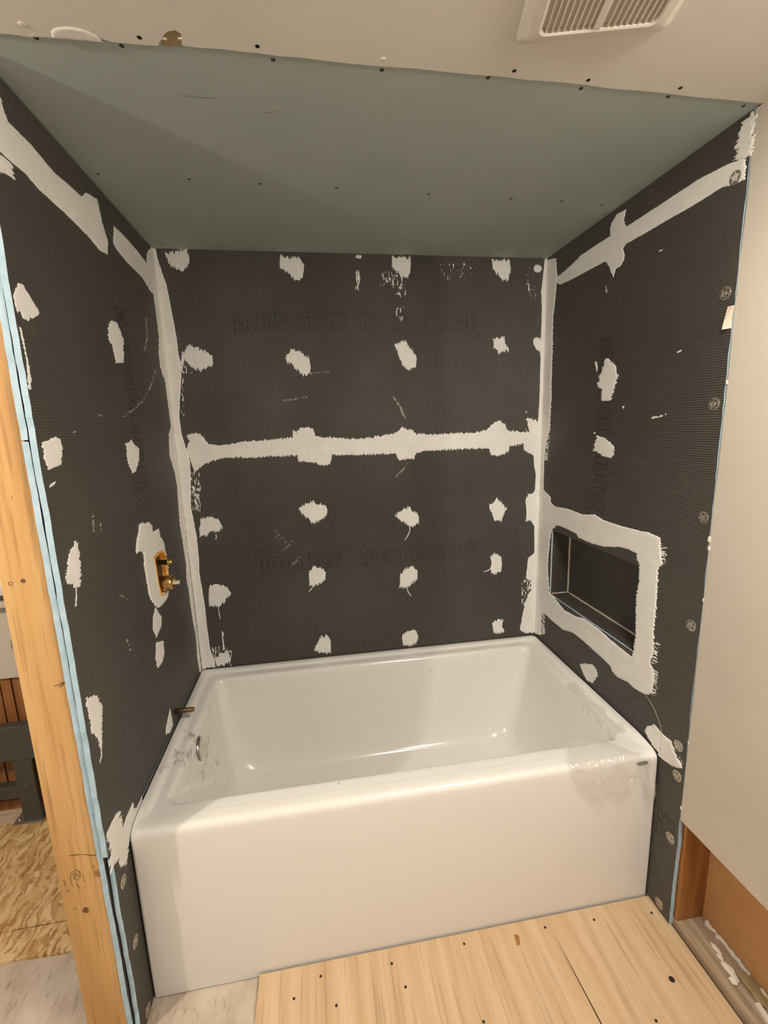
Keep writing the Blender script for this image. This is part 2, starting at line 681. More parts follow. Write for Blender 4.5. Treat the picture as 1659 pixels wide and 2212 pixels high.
# ------------------------------------------------------------------ printed lettering
def arc(cx, cy, rx, ry, a0, a1, n=10):
    return [(cx + rx * math.cos(math.radians(a0 + (a1 - a0) * i / n)), cy + ry * math.sin(math.radians(a0 + (a1 - a0) * i / n))) for i in range(n + 1)]


GL = {
    'T': (.75, [[(0, 1), (.75, 1), (.75, .72), (.52, .72), (.52, 0), (.23, 0), (.23, .72), (0, .72)]]),
    'L': (.58, [[(0, 1), (.28, 1), (.28, .26), (.58, .26), (.58, 0), (0, 0)]]),
    'E': (.56, [[(0, 1), (.56, 1), (.56, .76), (.27, .76), (.27, .62), (.51, .62), (.51, .39), (.27, .39), (.27, .24), (.56, .24), (.56, 0), (0, 0)]]),
    'H': (.74, [[(0, 1), (.27, 1), (.27, .62), (.47, .62), (.47, 1), (.74, 1), (.74, 0), (.47, 0), (.47, .38), (.27, .38), (.27, 0), (0, 0)]]),
    'X': (.90, [[(0, 1), (.32, 1), (.45, .70), (.58, 1), (.90, 1), (.62, .52), (.93, 0), (.60, 0), (.45, .32), (.30, 0), (-.03, 0), (.28, .52)]]),
    'C': (.70, [arc(.42, .5, .42, .52, 40, 320, 18) + [(.60, .32)] + arc(.44, .5, .17, .26, 300, 60, 12) + [(.60, .68)]]),
    'O': (.80, [arc(.40, .5, .42, .53, 0, 360, 24)[:-1], arc(.40, .5, .15, .25, 0, 360, 16)[:-1]]),
    'Q': (1.36, [arc(.40, .5, .42, .53, 48, 312, 18) + arc(.96, .5, .42, .53, -132, 132, 18), arc(.40, .5, .16, .24, 0, 360, 16)[:-1], arc(.96, .5, .16, .24, 0, 360, 16)[:-1]]),
    'P': (.64, [[(0, 1), (.36, 1)] + arc(.36, .69, .28, .31, 90, -90, 10) + [(.27, .38), (.27, 0), (0, 0)], [(.27, .78), (.36, .78)] + arc(.36, .69, .07, .09, 90, -90, 5) + [(.27, .60)]]),
    'R': (.68, [[(0, 1), (.36, 1)] + arc(.36, .70, .28, .30, 90, -60, 10) + [(.68, 0), (.38, 0), (.27, .34), (.27, 0), (0, 0)], [(.27, .78), (.36, .78)] + arc(.36, .69, .07, .09, 90, -90, 5) + [(.27, .60)]]),
    'B': (.64, [[(0, 1), (.36, 1)] + arc(.36, .75, .25, .25, 90, -50, 8) + arc(.38, .28, .27, .28, 60, -90, 8) + [(0, 0)], [(.26, .80), (.38, .76), (.36, .64), (.26, .62)], [(.26, .40), (.40, .36), (.40, .24), (.26, .20)]]),
    'A': (.80, [[(.27, 1), (.53, 1), (.82, 0), (.54, 0), (.50, .17), (.30, .17), (.26, 0), (-.02, 0)], [(.40, .70), (.46, .38), (.34, .38)]]),
    'D': (.70, [[(0, 1), (.32, 1)] + arc(.32, .5, .38, .5, 90, -90, 14) + [(0, 0)], [(.27, .76), (.34, .76)] + arc(.34, .5, .10, .26, 90, -90, 8) + [(.27, .24)]]),
}
# runs: text, start, width, height, baseline (measured on the wall, metres from the T)
RUNS = [('T', 0.0, .066, .098, -.003), ('QLTECH', .050, .294, .062, 0.0), ('X', .369, .086, .101, 0.0), ('PERT', .458, .184, .062, 0.0), ('BOARD', .657, .236, .062, 0.0)]


def lettering(parent, ax, val, sign, origin, dirn, up, runs=RUNS, shield=True, smin=-1):
    """outlined print as thin ink lines on the board"""
    bm = bmesh.new()
    w = .0010

    def P(s, t_):
        u_ = origin[0] + dirn[0] * s + up[0] * t_
        v_ = origin[1] + dirn[1] * s + up[1] * t_
        return u_, v_

    def loop(pts):
        n = len(pts)
        inn, outt = [], []
        for i in range(n):
            a, b, c = pts[i - 1], pts[i], pts[(i + 1) % n]
            d1 = Vector((b[0] - a[0], b[1] - a[1]))
            d2 = Vector((c[0] - b[0], c[1] - b[1]))
            if d1.length < 1e-7 or d2.length < 1e-7:
                nn = Vector((-(d1 + d2).y, (d1 + d2).x)).normalized()
            else:
                d1.normalize()
                d2.normalize()
                n1, n2 = Vector((-d1.y, d1.x)), Vector((-d2.y, d2.x))
                nn = (n1 + n2)
                nn = nn / max(nn.length_squared / 2, .35)
            for lst, k in ((inn, -w), (outt, w)):
                q = P(b[0] + nn.x * k, b[1] + nn.y * k)
                lst.append(bm.verts.new(p3(ax, val + sign * .00035, *q)))
        for i in range(n):
            j = (i + 1) % n
            bm.faces.new((inn[i], inn[j], outt[j], outt[i]))

    for txt, s0, wid, hgt, base in runs:
        tot = sum(GL[c][0] for c in txt) + .05 * (len(txt) - 1)
        kx = wid / tot
        x = s0
        for c in txt:
            if x >= smin:
                for lp in GL[c][1]:
                    loop([(x + q[0] * kx, base + q[1] * hgt) for q in lp])
            x += (GL[c][0] + .05) * kx
    if shield:
        s0, b0 = .902, -.002
        loop([(s0 + .001, b0 + .072), (s0 + .051, b0 + .072), (s0 + .051, b0 + .032), (s0 + .040, b0 + .012), (s0 + .026, b0), (s0 + .012, b0 + .012), (s0 + .001, b0 + .032)])
        loop([(s0 + .008, b0 + .058), (s0 + .020, b0 + .064), (s0 + .044, b0 + .036), (s0 + .040, b0 + .026)])
        loop([(s0 + .016, b0 + .044), (s0 + .030, b0 + .046), (s0 + .026, b0 + .020)])
        loop(arc(.648 - .300, .058, .003, .003, 0, 360, 8)[:-1] if smin < .3 else arc(s0 + .058, .004, .003, .003, 0, 360, 8)[:-1])
        loop(arc(s0 - .004, .004, .003, .003, 0, 360, 8)[:-1])
    o = link('printed_lettering', bm_mesh(bm, 'printed_lettering'), 'ink', parent)
    o['label'] = 'black outlined lettering printed on the board'
    return o


# ================================================================== FLOOR
floor = empty('floor', (0, 0, 0), 'structure')
slab('old_subfloor', [rect(-1.7, 1.70, -2.6, .25)], 2, -.045, ZS, ['sub'], floor)
slit = [(.285, -.7925), (1.507, -.7925), (1.507, -2.6), (1.178, -2.6), (1.166, -1.25), (1.1605, -1.056), (1.1545, -.95), (1.148, -.842), (1.1515, -.95), (1.1565, -1.056), (1.160, -1.25), (1.170, -2.6), (.285, -2.6)]
ply = slab('plywood_sheet', [rough_poly(slit, .0006, .02, (12,))], 2, ZS + .0005, 0.0, ['ply', 'plate'], floor)
slab('osb_panel', [rough_poly(rect(-1.7, -.116, -.620, -.5305), .0012, .02, (0, 2))], 2, ZS + .0003, ZS + .009, ['osb'], floor)
slab('osb_panel', [rough_poly(rect(-1.7, -.116, -.5255, -.082), .0012, .02, (0, 2))], 2, ZS + .0003, ZS + .009, ['osb'], floor)
slab('bare_plywood_strip', [rect(-1.7, -.116, -.078, .012)], 2, ZS + .0003, ZS + .006, ['barewood'], floor)

# ================================================================== CEILING
ceiling = empty('ceiling', (0, 0, HC), 'structure')
green = slab('moisture_board', [rect(-.02, 1.515, -.93, .012)], 2, HC, HC + .0127, ['green'], ceiling, label='grey-green moisture-resistant drywall panel')
edge_px = [(-60, 63), (0, 69), (40, 73), (62, 77), (85, 76), (118, 79), (150, 80), (200, 83), (215, 80), (245, 88), (300, 93), (340, 96), (352, 74), (362, 64), (378, 62), (391, 70), (393, 95), (420, 99), (480, 103), (535, 110), (560, 112), (600, 118), (645, 121), (700, 128), (760, 135), (830, 141), (895, 145), (960, 152), (1020, 158), (1080, 162), (1140, 170), (1200, 174), (1260, 180), (1320, 189), (1380, 193), (1440, 199), (1500, 207), (1560, 212), (1600, 216), (1634, 220)]
edge = uv('ceil', edge_px)
edge = [(max(-.16, u), v) for u, v in edge]
edge[-1] = (1.503, edge[-1][1])
wpoly = [(1.503, -2.6), (-1.7, -2.6), (-1.7, .2), (-.13, .2), (-.13, edge[0][1])] + [e for e in edge if e[0] > -.12]
white = slab('painted_drywall', [wpoly], 2, HC - .0022, HC + .0105, ['ceil', 'gyps'], ceiling, label='cream painted drywall with a torn edge')
green.location.z += .0  # faces flush with the boards' top edge


def screw_mesh(r=.0042):
    bm = bmesh.new()
    n = 10
    R = [[bm.verts.new((q * math.cos(2 * math.pi * i / n), q * math.sin(2 * math.pi * i / n), z)) for i in range(n)] for q, z in ((r, 0), (r * .9, .0006), (r * .35, .0001))]
    for k in range(2):
        for i in range(n):
            bm.faces.new((R[k][i], R[k][(i + 1) % n], R[k + 1][(i + 1) % n], R[k + 1][i]))
    bm.faces.new(R[2])
    me = bm_mesh(bm, 'screw')
    me.materials.append(M['screw'])
    return me


SC = screw_mesh()
flip = Matrix.Rotation(math.pi, 4, 'X')
for lst, par, z in (([(78, 82), (263, 99), (590, 129), (825, 151), (1054, 168), (1255, 191), (1443, 209), (1606, 229)], green, HC),
                    ([(301, 81), (556, 100), (1111, 153), (1271, 173), (1470, 190)], white, HC - .0022),
                    ([(212, 376), (409, 387), (562, 397), (727, 406), (926, 419), (1105, 429), (1213, 435), (1300, 443)], green, HC),
                    ([(352, 527), (467, 533), (592, 538), (774, 545), (878, 550), (1076, 555), (1166, 555)], green, HC)):
    for q in lst:
        w = on(2, z, *q)
        share('screw', SC, par, Matrix.Translation((w[0], min(w[1], -.004), z + .0001)) @ flip)
for q in ((47, 52), (828, 128)):     # filled screw heads
    w = on(2, HC - .0022, *q)
    bm = bmesh.new()
    lathe(bm, (w[0], w[1], HC - .002), (0, 0, -1), [(0, .006), (.0012, .004), (.0016, .001)], 10)
    link('filled_screw_hole', bm_mesh(bm, 'filled_screw_hole'), 'gyps', white)
slab('exposed_backing', [uv('ceil', [(350, 98), (348, 74), (362, 60), (380, 59), (396, 70), (396, 99)])], 2, HC - .0008, HC + .0005, ['scrap'], white)
# peeled paper curl and broken plaster at the ceiling edge
for c, rad in ((uv('ceil', [(165, 79)])[0], .038),):
    mud(white, 'ceil', [(c[0] - rad, c[1] + .004)] + [(c[0] + rad * math.cos(a) * 1.0, c[1] - .022 * math.sin(a)) for a in np.linspace(math.pi, 0, 9)] + [(c[0] + rad, c[1] + .004)], rag=.001, thick=.0022, m='ceil', name='peeling_paper', offset=.0022)
for q, s in (((354, 88), .004), ((393, 88), .004), ((70, 77), .005), ((620, 119), .004), ((1632, 220), .005), ((1600, 216), .004), ((1560, 212), .004), ((212, 80), .004)):
    w = on(2, HC - .004, *q)
    bm = bmesh.new()
    bmesh.ops.create_icosphere(bm, subdivisions=2, radius=s)
    for v_ in bm.verts:
        k = 1 + .5 * (math.sin(v_.co.x * 900 + q[0]) * math.cos(v_.co.y * 700 + q[1]))
        v_.co = Vector((v_.co.x * 1.6 * k + w[0], v_.co.y * .7 * k + w[1], v_.co.z * .3 + HC - .001))
    link('torn_plaster_crumb', bm_mesh(bm, 'torn_plaster_crumb'), 'gyps', white, True)
mud(green, 'ceil', uv('ceil', strokepoly([(385, 203), (410, 207), (440, 210), (468, 211)], 2.0)), rag=.001, thick=.0004, m='smear', name='pale_scuff')
mud(green, 'ceil', uv('ceil', strokepoly([(570, 244), (590, 241), (604, 238)], 1.4)), rag=.001, thick=.0004, m='smear', name='pale_scuff')

# ================================================================== WALLS
# ---- back wall
wall_back = empty('wall_back', (0, 0, 0), 'structure')
JZ = 1.436
bu = slab('backer_board', [rect(-.010, 1.510, JZ + .0015, HC)], 1, 0.0, .0127, ['board_v', 'blue'], wall_back, label='dark ribbed foam backer board')
bl = slab('backer_board', [rect(-.010, 1.510, ZS, JZ - .0015)], 1, 0.0, .0127, ['board_v', 'blue'], wall_back, label='dark ribbed foam backer board')
lettering(bl, 1, 0.0, -1, (.262, .9300), (1, 0), (0, 1))
lettering(bu, 1, 0.0, -1, (1.2095, 1.9425), (-1, 0), (0, -1))

bk = wall_back
C0, C1 = (328, 531), (437, 1449)       # left corner line in the photo
D0, D1 = (1187, 559), (1157, 1370)     # right corner line
dots = [('A', [(85, 155), (240, 138), (262, 190), (262, 230), (235, 262), (205, 288), (175, 262), (130, 250), (112, 215)]),
        ('A', [(908, 178), (1010, 190), (1060, 195), (1082, 250), (1075, 300), (1050, 345), (1020, 345), (985, 310), (940, 278), (912, 270)]),
        ('A', [(243, 830), (262, 815), (320, 835), (375, 862), (420, 900), (432, 950), (380, 985), (340, 995), (285, 970), (245, 930), (230, 915), (215, 960), (200, 960), (205, 880), (235, 850)]),
        ('A', [(1000, 840), (1060, 870), (1118, 905), (1130, 960), (1128, 1015), (1090, 1030), (1055, 1020), (1020, 975), (960, 930), (950, 910), (975, 865)]),
        ('C', [(155, 185), (285, 190), (292, 250), (270, 335), (240, 320), (190, 290), (155, 250)]),
        ('C', [(875, 210), (1000, 205), (1005, 280), (990, 350), (960, 350), (920, 310), (880, 270)]),
        ('C', [(200, 800), (250, 785), (280, 830), (335, 905), (325, 970), (270, 995), (230, 950), (200, 880), (175, 815)]),
        ('C', [(885, 780), (960, 755), (970, 810), (995, 850), (950, 865), (920, 865), (885, 830)]),
        ('D', [(885, 165), (930, 125), (985, 110), (1000, 130), (1060, 135), (1085, 170), (1075, 215), (1020, 250), (980, 268), (950, 235), (905, 200)]),
        ('D', [(180, 235), (250, 228), (310, 245), (335, 290), (300, 330), (250, 325), (205, 360), (175, 355), (165, 300)]),
        ('D', [(955, 605), (985, 580), (1040, 580), (1075, 620), (1070, 670), (1020, 705), (955, 718)]),
        ('D', [(240, 715), (300, 708), (370, 725), (395, 770), (350, 820), (320, 858), (240, 855), (232, 790)]),
        ('D', [(275, 1240), (330, 1195), (380, 1190), (388, 1250), (350, 1280), (290, 1290)]),
        ('D', [(1010, 1130), (1045, 1080), (1080, 1075), (1108, 1110), (1112, 1195), (1050, 1190), (992, 1180)]),
        ('E', [(180, 210), (240, 170), (285, 145), (300, 180), (350, 215), (345, 265), (285, 295), (260, 270), (200, 235)]),
        ('E', [(850, 145), (910, 90), (950, 130), (980, 165), (955, 200), (940, 248), (890, 245), (870, 190)]),
        ('E', [(860, 510), (900, 485), (935, 500), (945, 560), (938, 612), (870, 630), (862, 590), (870, 550)]),
        ('E', [(215, 640), (250, 595), (300, 580), (340, 610), (335, 670), (300, 695), (258, 728), (210, 720)]),
        ('E', [(225, 1080), (270, 1040), (320, 1030), (345, 1080), (330, 1125), (280, 1145), (235, 1135)]),
        ('E', [(875, 985), (910, 960), (950, 965), (945, 1005), (958, 1045), (885, 1058)])]
for c, P in dots:
    mud(bk, 'back', uv('back', px(c, P)), rag=.009, g=.0017)
mud(bk, 'back', uv('back', px('C', arc(1200, 266, 30, 28, 0, 360, 14)[:-1])), rag=.003, g=.0017)
mud(bk, 'back', uv('back', px('A', [(1450, 290), (1478, 285), (1487, 340), (1472, 412), (1450, 415), (1460, 360)])), rag=.008, g=.0017, dry=.45)
mud(bk, 'back', uv('back', px('A', [(1455, 168), (1498, 172), (1495, 194), (1456, 190)])), rag=.003, g=.0017)
mud(bk, 'back', uv('back', px('D', [(328, 1040), (345, 1055), (338, 1085), (350, 1170), (338, 1170), (330, 1085)])), rag=.001, g=.0012)
for c, P, d in (('C', [(70, 300), (150, 270), (260, 330), (260, 465), (190, 465), (150, 390), (60, 390)], .72),
                ('C', [(180, 540), (240, 540), (235, 640), (190, 640)], .72),
                ('C', [(500, 240), (740, 220), (750, 300), (560, 340), (500, 300)], .80),
                ('C', [(1110, 210), (1165, 230), (1190, 480), (1130, 480)], .80),
                ('A', [(270, 1700), (340, 1720), (345, 1990), (285, 1990)], .70),
                ('A', [(205, 1060), (222, 1060), (222, 1330), (205, 1330)], .66),
                ('D', [(110, 0), (180, 0), (175, 180), (118, 170)], .68),
                ('D', [(235, 1170), (310, 1150), (400, 1180), (395, 1290), (300, 1200), (260, 1260)], .66),
                ('E', [(1085, 670), (1155, 665), (1155, 900), (1085, 850)], .62),
                ('C', [(1105, 1290), (1135, 1290), (1140, 1440), (1115, 1440)], .6),
                ('A', [(170, 920), (290, 920), (280, 1030), (205, 1010)], .66)):
    mud(bk, 'back', uv('back', px(c, P)), rag=.006, g=.0016, dry=d, thick=.0006, name='dry_brush_smear')
for c, P, w in (('C', [(165, 1185), (185, 1215), (215, 1260), (235, 1310), (255, 1345)], 7), ('C', [(265, 1660), (240, 1700), (205, 1735), (178, 1762)], 3.5),
                ('D', [(890, 505), (865, 535), (830, 570)], 4), ('D', [(735, 310), (705, 335)], 3), ('D', [(745, 345), (715, 365)], 2.5), ('D', [(772, 365), (740, 390)], 3),
                ('D', [(790, 395), (755, 425)], 3), ('D', [(838, 390), (800, 435), (765, 470)], 2.5), ('A', [(930, 1212), (1000, 1205), (1110, 1185)], 4), ('A', [(1130, 1015), (1200, 1010), (1270, 1006)], 3)):
    mud(bk, 'back', uv('back', px(c, strokepoly(P, w))), rag=.003, g=.0013, dry=.40, thick=.0004, name='scrape_mark', m='smear')
for c, P in (('E', [(285, 295), (280, 330), (265, 360), (248, 388)]), ('E', [(262, 720), (270, 760), (295, 790)]), ('E', [(865, 590), (845, 605), (810, 615)]), ('D', [(285, 345), (290, 360), (286, 385)]), ('D', [(985, 712), (968, 740), (950, 758)]), ('D', [(303, 862), (310, 910), (316, 955)])):
    mud(bk, 'back', uv('back', px(c, strokepoly(P, 3.2))), rag=.0005, g=.0011, thick=.0008, name='sealant_drip')
joint = px('A', [(195, 1560), (245, 1555), (262, 1500), (243, 1465), (300, 1445), (340, 1455), (380, 1500), (405, 1530), (520, 1530), (640, 1510), (780, 1498), (940, 1488), (1000, 1478), (1005, 1425), (1020, 1430), (1030, 1440), (1060, 1412), (1095, 1403), (1150, 1420), (1165, 1470), (1300, 1480), (1400, 1488), (1520, 1485)])
joint += px('C', [(90, 1465), (160, 1452), (205, 1430), (222, 1405), (270, 1420), (300, 1425), (330, 1455), (480, 1455), (620, 1448), (780, 1440), (830, 1425), (880, 1380), (925, 1355), (965, 1385), (985, 1430), (1140, 1440), (1125, 1340), (1215, 1362), (1215, 1650), (1180, 1640), (1165, 1600), (1100, 1565), (1095, 1520), (1050, 1530), (1000, 1540), (990, 1580), (930, 1605), (865, 1605), (850, 1550), (750, 1555), (600, 1562), (390, 1570), (330, 1590), (310, 1625), (200, 1635), (185, 1590), (0, 1598)])
joint += px('A', [(1400, 1600), (1285, 1603), (1270, 1670), (1230, 1673), (1120, 1650), (1045, 1648), (1035, 1605), (900, 1610), (700, 1620), (520, 1618), (440, 1640), (350, 1680), (300, 1730), (285, 1690), (265, 1620), (240, 1600), (200, 1600)])
mud(bk, 'back', uv('back', joint), rag=.006, g=.002, name='joint_sealant', relief=.35)
lc = [C0] + px('A', [(20, 125), (35, 200), (100, 390), (130, 540), (170, 760), (185, 880), (205, 960), (203, 1070), (195, 1200), (190, 1330), (205, 1440), (235, 1545), (265, 1640), (272, 1760), (275, 1990)]) + px('D', [(118, 200), (150, 370), (165, 520), (168, 620), (190, 750), (210, 880), (220, 990), (240, 1130), (245, 1170), (275, 1250), (280, 1300), (225, 1300)]) + [C1]
mud(bk, 'back', [(max(u, -.002), v) for u, v in uv('back', lc)], rag=.003, g=.002, thick=.0020, name='corner_sealant', relief=.3)
rc = [D0] + px('C', [(1250, 200), (1240, 300), (1225, 430), (1230, 550), (1225, 700), (1222, 770), (1185, 757), (1168, 775), (1170, 810), (1195, 850), (1215, 860), (1220, 900), (1215, 1130), (1205, 1330), (1170, 1640), (1185, 1750), (1180, 1850), (1165, 1880), (1125, 1880), (1130, 1960)]) + px('E', [(1130, 60), (1112, 100), (1120, 180), (1115, 250), (1150, 245), (1175, 290), (1175, 480), (1130, 520), (1115, 660), (1150, 680), (1155, 740), (1110, 830), (1085, 960), (1070, 1030), (1110, 1055), (1175, 1050)]) + [D1]
mud(bk, 'back', [(min(u, WR + .002) if i not in (0, len(rc) - 1) else WR + .002, v) for i, (u, v) in enumerate(uv('back', rc))], rag=.004, g=.002, thick=.0020, name='corner_sealant', relief=.3)

# ---- left wall
wall_left = empty('wall_left', (0, 0, 0), 'structure')
LJ = uv('left', [(118, 392)])[0][1]
PLANE['left_low'] = (0, 0.0, (1, 2))
lb1 = slab('backer_board', [rough_poly([(-.884, .552), (-.800, .5265), (-.374, .5245), (-.374, LJ - .0015), (-.884, LJ - .0015)], .0009, .02, (4,)), [(-.374, .5245), (-.256, .524), (-.256, .974), (-.374, .974)], rect(-.374, -.256, 1.1245, LJ - .0015), [(-.256, .524), (0, .523), (0, LJ - .0015), (-.256, LJ - .0015)]], 0, -.0117, 0.0, ['board_h', 'blue'], wall_left, label='large dark ribbed foam backer board with blue edge')
lb2 = slab('backer_board', [rough_poly(rect(-.880, 0.0, LJ + .0015, HC - .004), .0009, .02, (3,))], 0, -.0117, 0.0, ['board_h', 'blue'], wall_left, label='narrow dark backer board strip under the ceiling')
lb3 = slab('backer_board', [rough_poly([(-.868, ZS), (0, ZS), (0, .5215), (-.80, .5225), (-.845, .528), (-.868, .530)], .0009, .02, (5,))], 0, -.0117, -.0004, ['board_h', 'blue'], wall_left, label='low dark backer board beside the tub apron')
slab('backing_board', [rough_poly([(-.883, 1.502), (0, 1.502), (0, HC), (-.880, HC)], .0008, .02, (3,))], 0, -.0275, -.0152, ['board_h', 'blue'], wall_left)
slab('backing_board', [rough_poly([(-.872, ZS), (0, ZS), (0, 1.499), (-.883, 1.499)], .0008, .02, (3,))], 0, -.0275, -.0152, ['board_h', 'blue'], wall_left)
stud = slab('end_stud', [rough_poly([(-.117, -.872), (-.0285, -.872), (-.0285, -.834), (-.117, -.834)], .0004, .01)], 2, ZS, HC - .002, ['stud'], wall_left, label='yellow pine stud at the end of the wall')
slab('bottom_plate', [rect(-.117, -.0285, -.833, .012)], 2, ZS, .019, ['plate'], wall_left)
# stamp ink, nail holes and a split on the stud face
SP = lambda q: on(1, -.8722, *q)
for q, r in (((30, 1074), .0045), ((66, 1191), .0045), ((23, 1261), .0045), ((50, 1255), .0045), ((163, 1963), .004), ((186, 1966), .008), ((200, 1872), .0045), ((235, 2180), .004), ((192, 1880), .0025)):
    w = SP(q)
    bm = bmesh.new()
    lathe(bm, (w[0], -.8716, w[2]), (0, -1, 0), [(0, r), (.0009, r), (.0006, r * .6), (.00055, r * .5)], 12)
    link('nail_hole', bm_mesh(bm, 'nail_hole'), 'stamp', stud)


def ink_strokes(par, strokes, r, y):
    bm = bmesh.new()
    for s_ in strokes:
        pts = [on(1, y, *q) for q in s_]
        polytube(bm, [Vector((p_[0], y, p_[2])) for p_ in pts], r, 4)
    o = link('grade_stamp', bm_mesh(bm, 'grade_stamp'), 'stamp', par)
    o['label'] = 'worn dark grade stamp'
    return o


st = lambda x, y: (100 + x * .1953, 1780 + y * .1953)
NN = lambda x, y, s: [st(x - s, y + s), st(x + s * .8, y + s * .6), st(x - s * .6, y - s * .3), st(x + s, y - s)]
ink_strokes(stud, [[st(262, 590), st(275, 540), st(330, 505), st(370, 530), st(372, 580), st(345, 620), st(300, 600)], [st(280, 560), st(330, 540), st(350, 575)],
                   [st(300, 540), st(320, 610)], [st(268, 570), st(272, 640)], [st(290, 590), st(345, 560)], NN(235, 735, 14), [st(190, 620), st(215, 660)], [st(195, 660), st(220, 690)],
                   [st(275, 640), st(295, 690)], [st(335, 650), st(355, 690), st(370, 715)], [st(400, 560), st(425, 600)], [st(410, 610), st(435, 640)], NN(445, 685, 14),
                   [st(480, 530), st(490, 680)], [st(535, 515), st(590, 510), st(592, 575), st(540, 580), st(535, 515)], [st(545, 540), st(585, 535)], [st(545, 560), st(585, 555)], [st(560, 515), st(565, 578)]], .0008, -.8722)
ink_strokes(stud, [[(118, 1482), (128, 1478), (136, 1474), (150, 1473)], [(128, 1484), (138, 1476)], [(150, 1848), (175, 1845), (208, 1848)]], .0011, -.8724)['label'] = 'dark split in the wood'
ink_strokes(stud, [[(52, 1699), (66, 1690), (72, 1684)], [(0, 810), (2, 814)]], .0005, -.8722)['label'] = 'short dark scratch'

L = wall_left
mud(L, 'left', uv('left', px('L0', [(-70, 250), (-30, 330), (0, 420), (30, 520), (130, 620), (230, 740), (355, 850), (372, 830), (420, 860), (440, 960), (465, 1040), (465, 1100), (430, 1080), (380, 1020), (280, 920), (170, 820), (110, 750), (50, 700), (0, 655), (-70, 590)])), rag=.004, name='joint_sealant', relief=.35)
mud(L, 'left', uv('left', px('L0', [(-40, 630), (0, 665), (50, 705), (60, 775), (30, 755), (0, 745), (-40, 735)])), rag=.010)
mud(L, 'left', uv('left', px('L1', [(815, -40), (870, 10), (965, 115), (1058, 235), (1110, 280), (1100, 440), (1055, 390), (1020, 330), (900, 210), (830, 120), (812, 80)])), rag=.003, name='joint_sealant', relief=.35)
lps = [('L1', [(130, 370), (165, 380), (285, 585), (240, 625), (225, 628), (218, 600), (210, 645), (160, 620), (150, 575), (132, 570), (130, 612), (95, 450)], .003),
       ('L1', [(800, 640), (830, 650), (860, 700), (885, 790), (885, 940), (830, 940), (810, 830), (780, 780), (775, 690)], .008),
       ('L1', [(300, 1510), (340, 1500), (400, 1470), (435, 1490), (445, 1570), (440, 1670), (400, 1690), (350, 1705), (320, 1640), (310, 1570)], .006),
       ('L1', [(905, 1520), (940, 1495), (995, 1560), (995, 1640), (970, 1720), (950, 1730), (925, 1680), (910, 1600)], .008),
       ('L1', [(350, 1840), (365, 1810), (402, 1788), (392, 1815)], .001),
       ('L2', [(540, 395), (560, 420), (575, 560), (580, 640), (570, 725), (540, 720), (475, 685), (480, 600), (500, 480)], .008),
       ('L2', [(1115, 870), (1155, 940), (1158, 1000), (1120, 1085), (1095, 1030), (1098, 930)], .005),
       ('L2', [(1120, 1120), (1168, 1110), (1178, 1190), (1165, 1260), (1130, 1310), (1115, 1230)], .006),
       ('L2', [(620, 1520), (695, 1500), (730, 1580), (730, 1800), (725, 1880), (700, 1810), (660, 1770), (645, 1680), (620, 1560)], .006),
       ('L2', [(1218, 1595), (1240, 1710), (1220, 1765), (1190, 1780), (1188, 1740)], .002),
       ('L1', [(140, 685), (150, 690), (200, 930), (222, 1050), (220, 1135), (205, 1130), (195, 960), (165, 800)], .003)]
for c, P, rg in lps:
    mud(L, 'left', uv('left', px(c, P)), rag=rg, g=.0018)
mud(L, 'left', uv('left', px('L5', [(775, 640), (800, 580), (840, 510), (868, 545), (875, 640), (910, 540), (945, 460), (970, 500), (1010, 420), (1015, 470), (965, 590), (925, 700), (915, 780), (905, 890), (870, 880), (860, 830), (825, 880), (800, 930), (790, 860), (800, 800), (778, 740)])), rag=.012, g=.0018)
for P, c, w, n_ in (([(545, 722), (548, 790), (542, 862)], 'L2', 5, 'sealant_drip'), ([(726, 1870), (728, 1930), (715, 1985)], 'L2', 5, 'sealant_drip'),
                    ([(1115, 990), (1085, 1100), (1030, 1210), (960, 1275), (880, 1328)], 'L1', 7, 'scrape_mark'), ([(500, 1445), (545, 1436)], 'L1', 5, 'scrape_mark'), ([(700, 1310), (735, 1325)], 'L1', 4, 'scrape_mark'),
                    ([(665, 210), (675, 330)], 'L2', 7, 'scrape_mark'), ([(910, 1100), (935, 1180)], 'L2', 7, 'scrape_mark'), ([(860, 780), (930, 820)], 'L2', 5, 'scrape_mark'), ([(720, 260), (725, 320)], 'L2', 5, 'scrape_mark'), ([(1045, 610), (1055, 760), (1035, 860)], 'L1', 6, 'scrape_mark')):
    mud(L, 'left', uv('left', px(c, strokepoly(P, w))), rag=.002, g=.0013, thick=.0005, dry=None if n_ == 'sealant_drip' else .42, name=n_, m='mud' if n_ == 'sealant_drip' else 'smear')
lcl = [C0] + px('L1', [(1060, 140), (1050, 210), (1058, 250), (1050, 330), (1070, 420), (1100, 450), (1115, 560), (1140, 760), (1138, 870), (1150, 980), (1185, 1080), (1200, 1200), (1225, 1400), (1210, 1450), (1215, 1600), (1250, 1720), (1270, 1820), (1280, 1990)]) + px('L2', [(1290, 280), (1310, 400), (1335, 560), (1335, 650), (1360, 800), (1380, 950), (1405, 1080), (1415, 1230), (1430, 1330)]) + [C1]
q = uv('left', lcl)
q[0] = (.002, q[0][1]); q[-1] = (.002, q[-1][1])
mud(L, 'left', [(min(u, .002), v) for u, v in q], rag=.006, thick=.0018, name='corner_sealant', relief=.3)
vhole = uv('left', px('V', [(585, 1000), (690, 900), (775, 865), (850, 1010), (905, 1650), (735, 1790)]))
